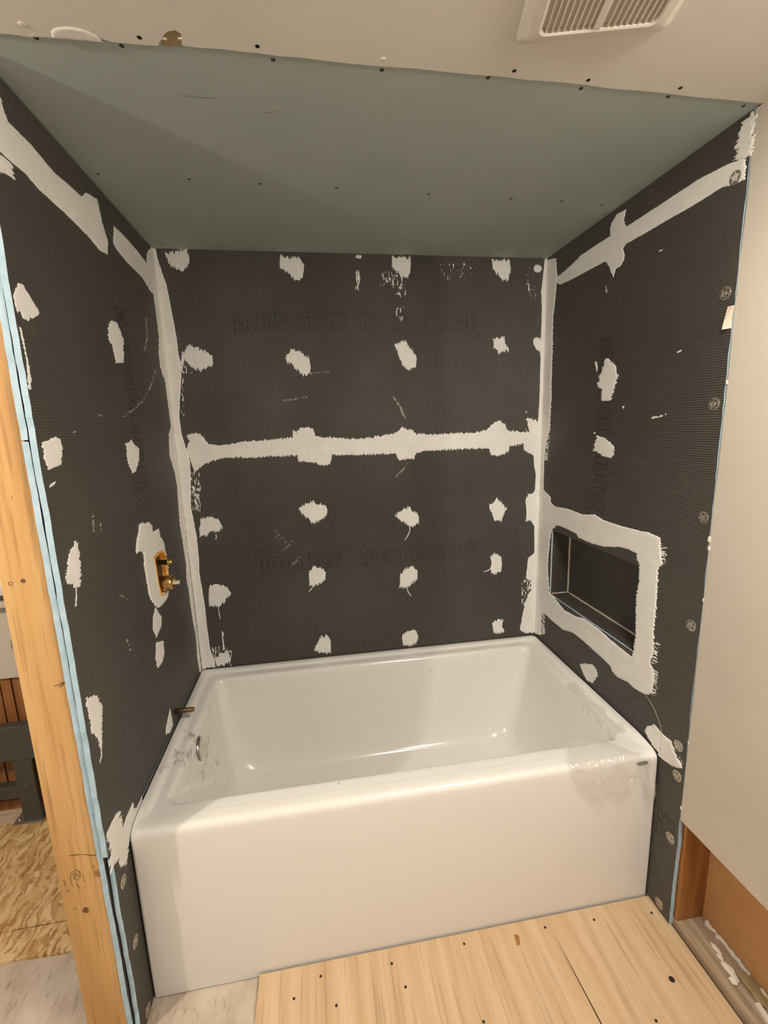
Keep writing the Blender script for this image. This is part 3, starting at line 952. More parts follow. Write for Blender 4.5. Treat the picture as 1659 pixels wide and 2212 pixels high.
mud(L, 'left', uv('left', px('V', [(290, 330), (360, 270), (420, 300), (490, 260), (560, 330), (575, 480), (690, 400), (730, 570), (790, 650), (830, 820), (850, 1000), (890, 1200), (890, 1340), (915, 1650), (880, 1850), (800, 1960), (700, 2050), (620, 2000), (550, 1900), (510, 1800), (470, 1620), (440, 1420), (400, 1200), (380, 900), (300, 880), (230, 940), (230, 800), (250, 600), (285, 450)])), holes=[vhole], rag=.006, g=.0016, thick=.003, name='valve_sealant')
lettering(lb1, 0, 0.0, 1, (-.345, .905), (0, 1), (-1, 0), smin=.30)

# ---- right wall
wall_right = empty('wall_right', (WR, 0, 0), 'structure')
RJ = uv('right', [(1400, 470)])[0][1]
NY0, NY1, NZ0, NZ1 = -.645, -.1165, .7695, 1.0560
rb = slab('backer_board', [rough_poly(rect(-.8785, NY0, .0, RJ - .0015), .0008, .02, (3,)), rect(NY0, 0.0, .0, NZ0), rect(NY0, 0.0, NZ1, RJ - .0015), rect(NY1, 0.0, NZ0, NZ1)], 0, WR, WR + .0127, ['board_h', 'blue'], wall_right, label='large dark ribbed backer board with a recess cut in it')
slab('backer_board', [rect(-.877, 0.0, RJ + .0015, HC)], 0, WR, WR + .0127, ['board_h', 'blue'], wall_right, label='narrow dark backer board strip under the ceiling')
lettering(rb, 0, WR, -1, (-.451, .815), (0, 1), (1, 0), smin=.34)
lettering(rb, 0, WR, -1, (-.862, .255), (0, 1), (1, 0), runs=[('TE', 0.0, .085, .062, 0)], shield=False)
# recess lined with the same board
niche = empty('wall_niche', (WR, NY0, NZ0))
niche.parent = wall_right
niche.location = (0, NY0, NZ0)
niche['label'] = 'recessed shelf niche lined with dark board'
ND = .086


def npart(name, a, b, m):
    bm = bmesh.new()
    box(bm, a, b)
    me = bm_mesh(bm, name)
    o = link(name, me, m)
    o.parent = niche
    o.location = -(niche.location + wall_right.location)
    return o


npart('niche_back', (WR + ND, NY0 - .012, NZ0 - .012), (WR + ND + .012, NY1 + .012, NZ1 + .012), 'board_h')
npart('niche_side', (WR + .0060, NY1 - .0012, NZ0 - .012), (WR + ND, NY1 + .012, NZ1 + .012), 'board_h')
npart('niche_side', (WR + .0132, NY0 - .012, NZ0 - .012), (WR + ND, NY0, NZ1 + .012), 'board_h')
npart('niche_shelf', (WR + .0060, NY0, NZ0 - .012), (WR + ND, NY1, NZ0 + .0012), 'board_h')
npart('niche_top', (WR + .0132, NY0, NZ1), (WR + ND, NY1, NZ1 + .012), 'board_h')


def nbead(p_, q_, r):
    bm = bmesh.new()
    n = 14
    polytube(bm, [Vector(p_).lerp(Vector(q_), i / n) + Vector((random.gauss(0, .0004), random.gauss(0, .0004), random.gauss(0, .0004))) for i in range(n + 1)], r, 8)
    me = bm_mesh(bm, 'sealant_bead')
    o = link('sealant_bead', me, 'bead', None, True)
    o.parent = niche
    o.location = -(niche.location + wall_right.location)


XB = WR + ND
nbead((XB - .001, NY1 - .001, NZ0), (XB - .001, NY1 - .001, NZ1), .0045)
nbead((XB - .001, NY0, NZ0 + .001), (XB - .001, NY1, NZ0 + .001), .0045)
nbead((WR + .010, NY1 - .001, NZ0 + .001), (XB, NY1 - .001, NZ0 + .001), .0038)
nbead((XB - .001, NY0, NZ1 - .001), (XB - .001, NY1, NZ1 - .001), .0015)
R = wall_right


def rm(P, **kw):
    return mud(R, 'right', [(min(u, .002), v) for u, v in uv('right', P)], **kw)


for c, P, rg in (('R', [(500, 905), (545, 945), (575, 980), (578, 1050), (550, 1150), (520, 1215), (470, 1215), (465, 1130), (440, 1110), (450, 1040), (480, 960)], .010),
                 ('R', [(435, 1465), (490, 1480), (550, 1540), (555, 1590), (530, 1625), (480, 1610), (410, 1570)], .010),
                 ('F', [(310, 1275), (400, 1275), (432, 1320), (435, 1360), (400, 1410), (360, 1395), (330, 1330)], .006),
                 ('R', [(418, 935), (430, 930), (438, 980), (430, 1015), (424, 970)], .001), ('R', [(410, 1435), (425, 1440), (420, 1452), (410, 1450)], .001), ('R', [(612, 1255), (632, 1250), (622, 1275)], .001)):
    rm(px(c, P), rag=rg, g=.0018)
rj = px('U', [(1562, 690), (1540, 692), (1480, 712), (1350, 780), (1200, 880), (1045, 980), (1035, 950), (1045, 905), (1005, 925), (980, 970), (975, 1020), (840, 1110)]) + px('C', [(1500, 180), (1420, 260), (1335, 330), (1335, 370), (1360, 380)]) + px('R', [(250, 345), (490, 215), (520, 250), (550, 330), (565, 270), (600, 250), (632, 190), (620, 120), (640, 90), (800, 0)]) + px('U', [(1200, 965), (1350, 880), (1460, 810), (1500, 800), (1562, 775)])
rm(rj, rag=.004, name='joint_sealant', relief=.35)
rm(px('U', [(1555, 520), (1600, 505), (1592, 620), (1580, 670), (1550, 690), (1520, 680), (1530, 600)]), rag=.010)
rm(px('Z', [(1070, 110), (1110, 50), (1180, 25), (1230, 80), (1290, 150), (1390, 230), (1420, 330), (1450, 420), (1510, 520), (1480, 565), (1380, 510), (1270, 440), (1235, 400), (1215, 340), (1150, 270)]), rag=.008, thick=.0024)
rcr = [D0] + px('C', [(1330, 190), (1338, 330), (1330, 430), (1310, 600), (1305, 850), (1300, 1000), (1298, 1200), (1290, 1330), (1285, 1420), (1260, 1500), (1245, 1640), (1240, 1850), (1290, 1900), (1290, 1960)]) + px('E', [(1290, 110), (1290, 300), (1270, 380), (1270, 560), (1280, 740), (1250, 900), (1225, 920), (1222, 1070)]) + [D1]
qq = uv('right', rcr)
qq[0] = (.002, qq[0][1]); qq[-1] = (.002, qq[-1][1])
mud(R, 'right', [(min(u, .002), v) for u, v in qq], rag=.005, thick=.0020, name='corner_sealant', relief=.3)
nout = px('F', [(45, 60), (90, 100), (130, 145), (230, 165), (330, 205), (420, 205), (480, 245), (620, 290), (740, 320), (800, 330), (885, 370), (890, 470), (900, 560), (870, 600), (862, 800), (840, 1050), (835, 1200), (815, 1280), (840, 1310), (840, 1400), (825, 1480), (780, 1495), (700, 1450), (640, 1390), (540, 1330), (530, 1290), (440, 1205), (340, 1115), (260, 1050), (190, 1030), (110, 965), (50, 905), (30, 905)])
nin = px('F', [(110, 310), (150, 280), (200, 300), (290, 345), (300, 370), (400, 415), (480, 435), (580, 435), (650, 450), (718, 485), (720, 530), (737, 560), (735, 680), (715, 800), (712, 1050), (695, 1190), (685, 1225), (640, 1190), (540, 1110), (440, 1020), (340, 950), (275, 930), (200, 890), (130, 800), (95, 770), (78, 730), (80, 550), (100, 350)])
rm(nout, holes=[uv('right', nin)], rag=.005, thick=.0022, name='niche_sealant', relief=.4)
rm(px('F', [(540, 1330), (600, 1365), (665, 1405), (640, 1400), (580, 1370)]), rag=.002, g=.0016)
for P, c, w in (([(820, 1340), (870, 1325), (930, 1308)], 'R', 8), ([(1010, 870), (1035, 850)], 'R', 6), ([(495, 380), (503, 440)], 'R', 6), ([(880, 140), (900, 135)], 'R', 4)):
    rm(px(c, strokepoly(P, w)), rag=.003, g=.0013, thick=.0005, dry=.4, name='scrape_mark')
for c, P, d in (('F', [(870, 420), (930, 430), (920, 560), (880, 570)], .55), ('F', [(835, 1130), (880, 1120), (860, 1270), (825, 1270)], .55), ('F', [(830, 1310), (870, 1330), (855, 1530), (820, 1490)], .6),
                ('F', [(25, 900), (60, 910), (60, 1060), (25, 1060)], .5), ('C', [(1245, 1400), (1290, 1400), (1270, 1640), (1245, 1640)], .5), ('Z', [(1400, 300), (1490, 420), (1540, 520), (1480, 480)], .5)):
    rm(px(c, P), rag=.006, g=.0016, dry=d, thick=.0006, name='dry_brush_smear')
# strand of fibre hanging below the niche
bm = bmesh.new()
polytube(bm, [on(0, WR - .0025, *q_) for q_ in px('F', [(780, 1497), (810, 1540), (845, 1600), (870, 1665), (890, 1720), (898, 1780), (893, 1850), (882, 1900)])], .0006, 5)
th = link('loose_fibre', bm_mesh(bm, 'loose_fibre'), 'bead', None, True)
th['label'] = 'thin loose fibre hanging below the niche on the dark wall'
th['category'] = 'fibre'


# perforated washers with screws
def washer_mesh():
    bm = bmesh.new()
    n = 30
    rr = [.0026, .0062, .0085, .0115, .0158, .0160]
    zz = [.0004, .0010, .0018, .0018, .0010, .0002]
    R_ = [[bm.verts.new((a * math.cos(2 * math.pi * i / n), a * math.sin(2 * math.pi * i / n), z)) for i in range(n)] for a, z in zip(rr, zz)]
    for k in range(5):
        for i in range(n):
            if k == 2 and i % 6 in (0, 1):
                continue
            bm.faces.new((R_[k][i], R_[k][(i + 1) % n], R_[k + 1][(i + 1) % n], R_[k + 1][i]))
    me = bm_mesh(bm, 'washer')
    me.materials.append(M['steel'])
    return me


WM = washer_mesh()
bm = bmesh.new()
lathe(bm, (0, 0, -.0002), (0, 0, 1), [(0, .0043), (.0012, .0043), (.0017, .0035), (.0012, .0012)], 12)
WS = bm_mesh(bm, 'screw_head')
WS.materials.append(M['steel'])


def washer(wall, parent, q, rot):
    ax, val, k = PLANE[wall]
    w = on(ax, val, *q)
    sgn = 1 if wall == 'left' else -1
    mtx = Matrix.Translation(Vector(w) - parent.location + Vector((sgn * .0002, 0, 0))) @ Matrix.Rotation(sgn * math.pi / 2, 4, 'Y') @ Matrix.Rotation(rot, 4, 'Z')
    o = share('washer', WM, parent, mtx, label='perforated steel fastening washer')
    share('screw_head', WS, o, Matrix.Identity(4))


for i, q_ in enumerate([(1567, 634), (1543, 873), (1519, 1118), (1493, 1351), (1466, 1611), (1463, 1676), (1448, 1810), (1424, 1951), (1589, 383)]):
    washer('right', wall_right, q_, i * 1.7)
for i, q_ in enumerate([(266, 1904), (292, 2034), (319, 2182)]):
    washer('left', wall_left, q_, i * 1.1 + .4)

# painted drywall in front of the alcove, cut off above the floor, with the open stud bay below
ye = [(1628, 232), (1622, 262), (1619, 330), (1617, 400), (1608, 480), (1598, 560), (1590, 640), (1584, 690), (1581, 720), (1576, 738), (1574, 800), (1569, 850), (1563, 900), (1556, 960), (1549, 1030), (1542, 1090), (1536, 1128), (1531, 1150), (1527, 1165), (1528, 1195), (1523, 1240), (1518, 1290), (1513, 1350), (1507, 1400), (1500, 1470), (1493, 1540), (1487, 1590), (1482, 1630), (1476, 1690), (1470, 1730), (1467, 1768)]
dl = [(float(on(0, WR + .0004, *q_)[1]), float(on(0, WR + .0004, *q_)[2])) for q_ in ye]
dl = [(min(max(u, -.8832), -.8800) - abs(random.gauss(0, .0006)), v) for u, v in dl]
dl[0] = (dl[0][0], HC - .0023)
zb = dl[-1][1]
dry = slab('painted_drywall', [dl + [(-1.14, zb + .004), (-2.6, zb + .004), (-2.6, HC - .0023)]], 0, WR + .0004, WR + .0130, ['wall', 'gyps'], wall_right, label='cream painted drywall sheet with a ragged edge')
for q_, (su, sv) in (((1532, 1165), (.006, .010)), ((1531, 1185), (.005, .008)), ((1519, 1296), (.003, .006)), ((1487, 1605), (.003, .005)), ((1471, 1745), (.004, .008)), ((1624, 250), (.006, .012)), ((1570, 826), (.003, .006))):
    w = on(0, WR + .0004, *q_)
    bm = bmesh.new()
    bmesh.ops.create_icosphere(bm, subdivisions=2, radius=1)
    for v_ in bm.verts:
        kk = 1 + .25 * math.sin(v_.co.y * 5 + q_[0]) * math.cos(v_.co.z * 4 + q_[1])
        v_.co = Vector((w[0] + .0004 + v_.co.x * .0014, w[1] + v_.co.y * su * kk, w[2] + v_.co.z * sv * kk))
    link('torn_gypsum_lump', bm_mesh(bm, 'torn_gypsum_lump'), 'gyps', wall_right, True)
# curled flap of face paper
bm = bmesh.new()
fl = [on(0, WR + .002, *q_) for q_ in ((1584, 660), (1579, 690), (1577, 710))]
rowA, rowB = [], []
for i, w in enumerate(fl):
    lift = .004 + .004 * i
    for row, dy, dx in ((rowA, -.006, -.001), (rowB, .010, -lift)):
        row.append((bm.verts.new((w[0] + dx, w[1] + dy, w[2])), bm.verts.new((w[0] + dx - .0006, w[1] + dy, w[2]))))
for i in range(2):
    for s_ in (0, 1):
        bm.faces.new((rowA[i][s_], rowB[i][s_], rowB[i + 1][s_], rowA[i + 1][s_]))
    bm.faces.new((rowB[i][0], rowB[i][1], rowB[i + 1][1], rowB[i + 1][0]))
link('paper_flap', bm_mesh(bm, 'paper_flap'), 'bead', wall_right)
boxo('bay_stud', (WR + .0165, -.889, .0195), (WR + .104, -.850, HC - .003), 'stud_dark', wall_right, .002)
slab('bay_plate', [rough_poly(rect(WR + .0130, WR + .104, -2.6, -.80), .0005, .03, (1, 3))], 2, ZS, .019, ['plate'], wall_right, label='weathered wooden bottom plate')
boxo('drywall_back', (WR + .1045, -2.6, ZS), (WR + .117, -.80, HC), 'kraft', wall_right, label='brown paper back of the drywall behind')

# ---- room to the left, seen past the stud
wall_far = empty('wall_far', (-.9, .02, 0), 'structure')
x = -1.66
while x < -.17:
    boxo('wood_slat', (x, .014 + random.uniform(0, .002), ZS + .006), (x + .0365 + random.uniform(-.002, .002), .030, .66), 'slat', wall_far, .0015)
    x += .0425
boxo('dark_backing', (-1.7, .032, ZS), (-.14, .045, HC), 'dark', wall_far)
fd = slab('painted_drywall', [rough_poly(rect(-1.7, -.14, .575, HC - .003), .0006, .03, (0,))], 1, -.004, .010, ['wall', 'gyps'], wall_far)
boxo('bottom_batten', (-1.7, -.004, ZS + .006), (-.14, .012, .030), 'slat', wall_far, .0015)
bm = bmesh.new()
w = on(1, -.006, 31, 1397)
for cx, cz, r_ in ((0, 0, .011), (-.002, .020, .008)):
    polytube(bm, [(w[0] + cx + r_ * math.cos(a), -.0065, w[2] + cz + r_ * math.sin(a)) for a in np.linspace(0, 5.6, 16)], .0012, 6)
wr = link('wire_ring', bm_mesh(bm, 'wire_ring'), 'steel', None, True)
wr['label'] = 'small bent wire ring on the far white drywall'
wr['category'] = 'wire'
# shelf with a white bottle
sh = empty('wall_shelf', (-.9, -.004, .90), None, 'narrow dark wall shelf glimpsed left of the pine stud', 'shelf')
z0 = float(on(1, -.06, 8, 1297)[2])
sh.location = (-.9, -.004, z0)
boxo('shelf_board', (-1.2, -.062, z0), (-.40, -.0045, z0 + .016), 'bench', sh, .002)
boxo('shelf_lip', (-1.2, -.056, z0 - .030), (-.40, -.0045, z0 - .0005), 'barewood', sh, .001)
bt = empty('bottle', (-.655, -.038, z0 + .0165), None, 'white plastic bottle with dark cap on the narrow shelf', 'bottle')
bm = bmesh.new()
lathe(bm, (-.655, -.036, z0 + .0165), (0, 0, 1), [(0, .020), (.002, .023), (.042, .023), (.056, .017), (.060, .010)], 20)
link('bottle_body', bm_mesh(bm, 'bottle_body'), 'tub', bt, True)
bm = bmesh.new()
lathe(bm, (-.655, -.036, z0 + .077), (0, 0, 1), [(0, .013), (.016, .013), (.019, .010)], 16)
link('bottle_cap', bm_mesh(bm, 'bottle_cap'), 'bench', bt, True)
# work bench
bn = empty('work_bench', (-.70, -.07, ZS + .009), None, 'dark grey painted steel work bench frame behind the pine stud', 'bench')
za = ZS + .009
boxo('top_rail', (-1.3, -.088, .268), (-.600, -.050, .415), 'bench', bn, .004)
boxo('leg', (-.715, -.085, za + .004), (-.645, -.045, .2675), 'bench', bn, .004)
boxo('leg', (-1.25, -.085, za + .004), (-1.18, -.045, .2675), 'bench', bn, .004)
boxo('stretcher', (-1.18, -.080, .095), (-.7155, -.040, .150), 'bench', bn, .004)
fp = boxo('foot_plate', (-.750, -.100, za), (-.640, -.030, za + .0035), 'steel', bn, .001)
for xx in (-.735, -.728):
    bm = bmesh.new()
    lathe(bm, (xx, -.075 if xx < -.73 else -.055, za + .0035), (0, 0, 1), [(0, .006), (.003, .006), (.005, .003)], 8)
    link('bolt', bm_mesh(bm, 'bolt'), 'steel', fp)
boxo('foot_plate', (-1.285, -.100, za), (-1.175, -.030, za + .0035), 'steel', bn, .001)

# ================================================================== BATHTUB
tub = empty('bathtub', (.75, -.395, ZS), None, 'glossy white alcove bathtub with plain front apron between dark walls', 'bathtub')


def rring(x0, x1, y0, y1, r, z, nc=8, nx=26, ny=16, raise_=0.0):
    pts = []
    cs = [((x1 - r, y1 - r), 0), ((x0 + r, y1 - r), 90), ((x0 + r, y0 + r), 180), ((x1 - r, y0 + r), 270)]
    for i, ((cx, cy), a0) in enumerate(cs):
        for k in range(nc + 1):
            a = math.radians(a0 + 90 * k / nc)
            pts.append((cx + r * math.cos(a), cy + r * math.sin(a)))
        nxt = cs[(i + 1) % 4]
        a = math.radians(nxt[1])
        e = (nxt[0][0] + r * math.cos(a), nxt[0][1] + r * math.sin(a))
        s_ = pts[-1]
        m_ = nx if i % 2 == 0 else ny
        for k in range(1, m_):
            pts.append((s_[0] + (e[0] - s_[0]) * k / m_, s_[1] + (e[1] - s_[1]) * k / m_))
    out = []
    for X_, Y_ in pts:
        w_ = min(max((Y_ - y0 - .004) / .045, 0), 1)
        out.append((X_, Y_, z + raise_ * w_ * w_ * (3 - 2 * w_)))
    return out


zt = HT
A0, A1, B0, B1 = .0025, 1.4975, -TD, -.0025
rings = [
    (A0, A1, B0 + .004, B1, .006, ZS + .003, 0), (A0, A1, B0 + .001, B1, .008, .02, 0), (A0, A1, B0, B1, .010, .25, 0), (A0, A1, B0, B1, .012, zt - .030, 0), (A0, A1, B0 + .0005, B1, .012, zt - .016, .004),
    (A0 + .001, A1 - .001, B0 + .005, B1, .014, zt - .006, .008), (A0 + .002, A1 - .002, B0 + .014, B1 - .001, .016, zt - .0008, .0105), (A0 + .006, A1 - .006, B0 + .026, B1 - .004, .018, zt, .011),
    (.026, 1.474, B0 + .040, -.024, .018, zt, .011), (.032, 1.468, B0 + .044, -.030, .018, zt, .007), (.037, 1.463, B0 + .048, -.036, .018, zt - .0005, .001), (.043, 1.457, B0 + .052, -.042, .02, zt - .0005, 0),
    (.060, 1.440, -.712, -.062, .030, zt - .001, 0), (.067, 1.433, -.705, -.069, .034, zt - .003, 0), (.073, 1.427, -.699, -.075, .036, zt - .010, 0), (.077, 1.422, -.695, -.079, .038, zt - .022, 0),
    (.087, 1.398, -.686, -.090, .045, .40, 0), (.105, 1.360, -.670, -.108, .055, .28, 0), (.122, 1.330, -.655, -.124, .065, .195, 0), (.138, 1.312, -.640, -.138, .075, .150, 0), (.165, 1.288, -.615, -.162, .085, .122, 0), (.215, 1.245, -.570, -.205, .09, .108, 0), (.30, 1.16, -.50, -.27, .09, .104, 0), (.55, .95, -.42, -.36, .028, .102, 0)]
bm = bmesh.new()
RV = [[bm.verts.new(p_) for p_ in rring(a, b, c, d, r, z, raise_=rs)] for a, b, c, d, r, z, rs in rings]
N = len(RV[0])
for k in range(len(RV) - 1):
    for i in range(N):
        bm.faces.new((RV[k][i], RV[k][(i + 1) % N], RV[k + 1][(i + 1) % N], RV[k + 1][i]))
bm.faces.new(RV[-1])
bm.normal_update()
me = bpy.data.meshes.new('tub_shell')
bm.to_mesh(me)
bm.free()
shell = link('tub_shell', me, 'tub', tub, True)
sm = shell.modifiers.new('subsurf', 'SUBSURF')
sm.levels = 1
sm.render_levels = 2
# overflow plate on the faucet-end wall of the basin
ov = Vector((.0815, -.405, .452))
dv = Vector((1, 0, .13)).normalized()
bm = bmesh.new()
lathe(bm, ov - dv * .012, dv, [(0, .036), (.014, .0365), (.019, .034), (.022, .027), (.0225, .004)], 32)
of = link('overflow_plate', bm_mesh(bm, 'overflow_plate'), 'chrome', tub, True, label='round chrome overflow plate')
bm = bmesh.new()
lathe(bm, ov - dv * .012, dv, [(0, .040), (.0105, .040), (.0125, .0385)], 32)
link('overflow_gasket', bm_mesh(bm, 'overflow_gasket'), 'screw', of, True)
# drain
bm = bmesh.new()
lathe(bm, (.33, -.385, .1015), (0, 0, 1), [(0, .036), (.003, .036), (.005, .030), (.0035, .020), (.007, .018), (.008, .004)], 28)
link('drain_stopper', bm_mesh(bm, 'drain_stopper'), 'chrome', tub, True)
# oval badge on the apron
bm = bmesh.new()
n = 28
ce = Vector((1.4405, -TD, .4915))
rg = []
for a_, b_, d_ in ((.0200, .0062, -.0005), (.0196, .0059, .0012), (.0175, .0046, .0016), (.0172, .0044, .0010)):
    rg.append([bm.verts.new((ce.x + a_ * math.cos(2 * math.pi * i / n), ce.y - d_, ce.z + b_ * math.sin(2 * math.pi * i / n))) for i in range(n)])
for k in range(3):
    for i in range(n):
        bm.faces.new((rg[k][i], rg[k][(i + 1) % n], rg[k + 1][(i + 1) % n], rg[k + 1][i]))
bm.faces.new(rg[3])
bd = link('oval_badge', bm_mesh(bm, 'oval_badge'), 'screw', tub, True, label='small dark oval badge')
bm = bmesh.new()
for k in range(4):
    xx = ce.x - .006 + k * .004
    polytube(bm, [(xx, ce.y - .0012, ce.z - .0018), (xx + .001, ce.y - .0012, ce.z + .0018)], .0004, 4)
link('badge_mark', bm_mesh(bm, 'badge_mark'), 'steel', bd)


# plastic film left on the tub
def film(name, u0, u1, nu, prof, top, bot, seed, amp, label, parent=None):
    """prof(t) -> (y, z, out); film covers parameter t between top(u) and bot(u)"""
    bm = bmesh.new()
    nv = 46
    G = []
    for i in range(nu + 1):
        u_ = u0 + (u1 - u0) * i / nu
        row = []
        a, b = top(u_), bot(u_)
        for j in range(nv + 1):
            t_ = a + (b - a) * j / nv
            P_, N_ = prof(u_, t_)
            f1 = float(vnoise(np.array(u_ / .030), np.array(t_ / .045), seed))
            f2 = float(vnoise(np.array((u_ + .5 * t_) / .011), np.array(t_ / .020), seed + 3))
            f3 = float(vnoise(np.array((u_ - t_) / .006), np.array(t_ / .009), seed + 6))
            h = amp * (abs(f1 - .5) * 1.6 + abs(f2 - .5) * .8 + f3 * .02) + .0012
            row.append(bm.verts.new(Vector(P_) + Vector(N_) * h))
        G.append(row)
    for i in range(nu):
        for j in range(nv):
            bm.faces.new((G[i][j], G[i + 1][j], G[i + 1][j + 1], G[i][j + 1]))
    o = link(name, bm_mesh(bm, name), 'film', parent, True)
    o['label'] = label
    if parent is None:
        o['category'] = 'plastic film'
    return o


def prof1(u_, t_):
    # t = 0 at the inner rim edge, over the lip, then hanging in front of the apron
    if t_ < .078:
        return (u_, -.702 - t_, HT + .0005), (0, 0, 1)
    if t_ < .108:
        a = (t_ - .078) / .030 * math.pi / 2
        return (u_, -.780 - .0115 * math.sin(a), HT - .0125 + .013 * math.cos(a)), (0, -math.sin(a), math.cos(a))
    d = t_ - .108
    return (u_ + d * .10, -.7925 - d * .17, HT - .0125 - d), (0, -1, .1)


def bot1(u_):
    k = [(1.205, .105), (1.222, .140), (1.245, .165), (1.270, .185), (1.290, .196), (1.315, .188), (1.335, .182), (1.355, .192), (1.38, .190), (1.395, .168), (1.415, .155), (1.432, .160), (1.441, .200), (1.448, .228), (1.455, .232), (1.462, .215)]
    f = np.interp(u_, [a for a, b in k], [b for a, b in k])
    return float(f) + .006 * (float(vnoise(np.array(u_ / .006), np.array(.5), 9)) - .5)


def top1(u_):
    k = [(1.205, .070), (1.22, .050), (1.24, .020), (1.26, .008), (1.30, -.006), (1.34, -.004), (1.37, .012), (1.40, .040), (1.43, .075), (1.462, .100)]
    f = np.interp(u_, [a for a, b in k], [b for a, b in k])
    return float(f) + .008 * (float(vnoise(np.array(u_ / .008), np.array(.5), 19)) - .5)


film('plastic_film', 1.205, 1.462, 90, prof1, top1, bot1, 2, .014, 'crumpled clear plastic film draped over the front right tub rim')


def prof2(y_, t_):
    # along the right rim: t = 0 by the wall, over the inner edge and down into the basin
    if t_ < .050:
        return (1.482 - t_, y_, HT + .004 + .010 * max(0, 1 - t_ / .03)), (0, 0, 1)
    d = t_ - .050
    return (1.431 - d * .12, y_, HT + .004 - d * .9), (-1, 0, .3)


film('protective_film', -.69, -.40, 70, prof2, lambda y_: .012 + .02 * float(vnoise(np.array(y_ / .02), np.array(.3), 4)), lambda y_: .060 + .085 * max(0, 1 - abs(y_ + .60) / .10) + .02 * float(vnoise(np.array(y_ / .013), np.array(.7), 5)), 5, .006, 'wrinkled clear protective film peeling off the rim', tub)

# ================================================================== VALVE AND SPOUT PIPE
valve = empty('shower_valve', (0, -.315, 1.05), None, 'brass shower valve in orange plastic guard on the left wall', 'valve')
bm = bmesh.new()
Po = [(-.372, 1.1219), (-.3228, 1.1242), (-.2832, 1.1192), (-.2568, 1.0872), (-.2600, 1.010), (-.2686, .9803), (-.330, .975), (-.3524, .9874), (-.366, 1.03)]
n = len(Po)
cy, cz = -.315, 1.05
lay = []
for xx, s_ in ((.0015, 1.0), (.0045, .97), (.0045, .93), (-.040, .88), (-.040, .02)):
    lay.append([bm.verts.new((xx, cy + (a - cy) * s_, cz + (b - cz) * s_)) for a, b in Po])
for k in range(4):
    for i in range(n):
        bm.faces.new((lay[k][i], lay[k][(i + 1) % n], lay[k + 1][(i + 1) % n], lay[k + 1][i]))
gd = link('plaster_guard', bm_mesh(bm, 'plaster_guard'), 'orange', valve, label='orange plastic plaster guard')
bm = bmesh.new()
lathe(bm, (-.030, -.315, 1.016), (1, 0, 0), [(0, .024), (.004, .0255), (.048, .0255), (.056, .0245), (.064, .021), (.0645, .015), (.058, .0135)], 32)
vb = link('valve_body', bm_mesh(bm, 'valve_body'), 'brass', valve, True)
bm = bmesh.new()
box(bm, (.026, -.3205, 1.0105), (.052, -.3085, 1.0205), .001)
link('cartridge_stem', bm_mesh(bm, 'cartridge_stem'), 'nylon', vb, label='ivory plastic stem')
bm = bmesh.new()
lathe(bm, (-.030, -.315, 1.088), (1, 0, 0), [(0, .0085), (.052, .0085), (.0525, .0100), (.0575, .0100), (.058, .0062), (.066, .0062), (.068, .004)], 20)
link('diverter_stem', bm_mesh(bm, 'diverter_stem'), 'brass', valve, True)

sp = empty('spout_pipe', (0, -.355, .568), None, 'tarnished brass spout nipple sticking out above the tub rim', 'pipe')
bm = bmesh.new()
lathe(bm, (-.012, -.355, .568), (1, 0, 0), [(0, .0088), (.052, .0088), (.0525, .0082)], 20)
pp = link('pipe_body', bm_mesh(bm, 'pipe_body'), 'brass_dark', sp, True)
bm = bmesh.new()
prof = [(0, .0080)]
for k in range(9):
    prof += [(.001 + k * .0022, .0088 - k * .00006), (.0021 + k * .0022, .0081 - k * .00006)]
prof += [(.0215, .0078), (.0218, .0058), (.010, .0056)]
lathe(bm, (.0405, -.355, .568), (1, 0, 0), prof, 20)
link('threaded_end', bm_mesh(bm, 'threaded_end'), mat('worn_brass', (.34, .19, .08), .4, .8), pp, label='worn brass thread')

# ================================================================== CEILING FAN GRILLE
vz = HC - .0022
vent = empty('vent_grille', (.906, -.984, vz), None, 'white plastic exhaust fan grille in the cream ceiling', 'vent')
vent.rotation_euler = (0, 0, math.radians(-13))


def vpart(name, me, m, parent=vent, **pr):
    o = link(name, me, m, None, **pr)
    o.parent = parent
    return o


VW, VL = .250, .262
bm = bmesh.new()
lv = []
for ins, z in ((0.0, -.0004), (.002, -.006), (.016, -.015), (.030, -.0175), (.0345, -.0155), (.0345, -.0020)):
    lv.append([bm.verts.new(p_) for p_ in ((ins, -ins, z), (VW - ins, -ins, z), (VW - ins, -VL + ins, z), (ins, -VL + ins, z))])
for k in range(len(lv) - 1):
    for i in range(4):
        bm.faces.new((lv[k][i], lv[k][(i + 1) % 4], lv[k + 1][(i + 1) % 4], lv[k + 1][i]))
es = [e for e in bm.edges if abs(e.verts[0].co.z - e.verts[1].co.z) > 1e-5 and e.verts[0].co.z < -.0003]
bmesh.ops.bevel(bm, geom=es, offset=.010, segments=4, affect='EDGES', profile=.5)
vpart('grille_frame', bm_mesh(bm, 'grille_frame'), 'plastic_white')
bm = bmesh.new()
box(bm, (.034, -VL + .034, -.0095), (VW - .034, -.034, -.0088))
vpart('fan_plate', bm_mesh(bm, 'fan_plate'), 'vent_dark')
bm = bmesh.new()
box(bm, (VW / 2 - .006, -VL + .034, -.0175), (VW / 2 + .006, -.034, -.004), .002)
vpart('grille_slat', bm_mesh(bm, 'grille_slat'), 'plastic_white')
bm = bmesh.new()
box(bm, (-.0011, -VL + .034, -.0160), (.0011, -.034, -.0098), .0005)
sl = bm_mesh(bm, 'grille_slat')
sl.materials.append(M['plastic_white'])
for k in range(19):
    xx = .043 + k * .0098
    if abs(xx - VW / 2) < .008:
        continue
    o = bpy.data.objects.new('grille_slat', sl)
    COL.objects.link(o)
    o.parent = vent
    o.location = (xx, 0, 0)
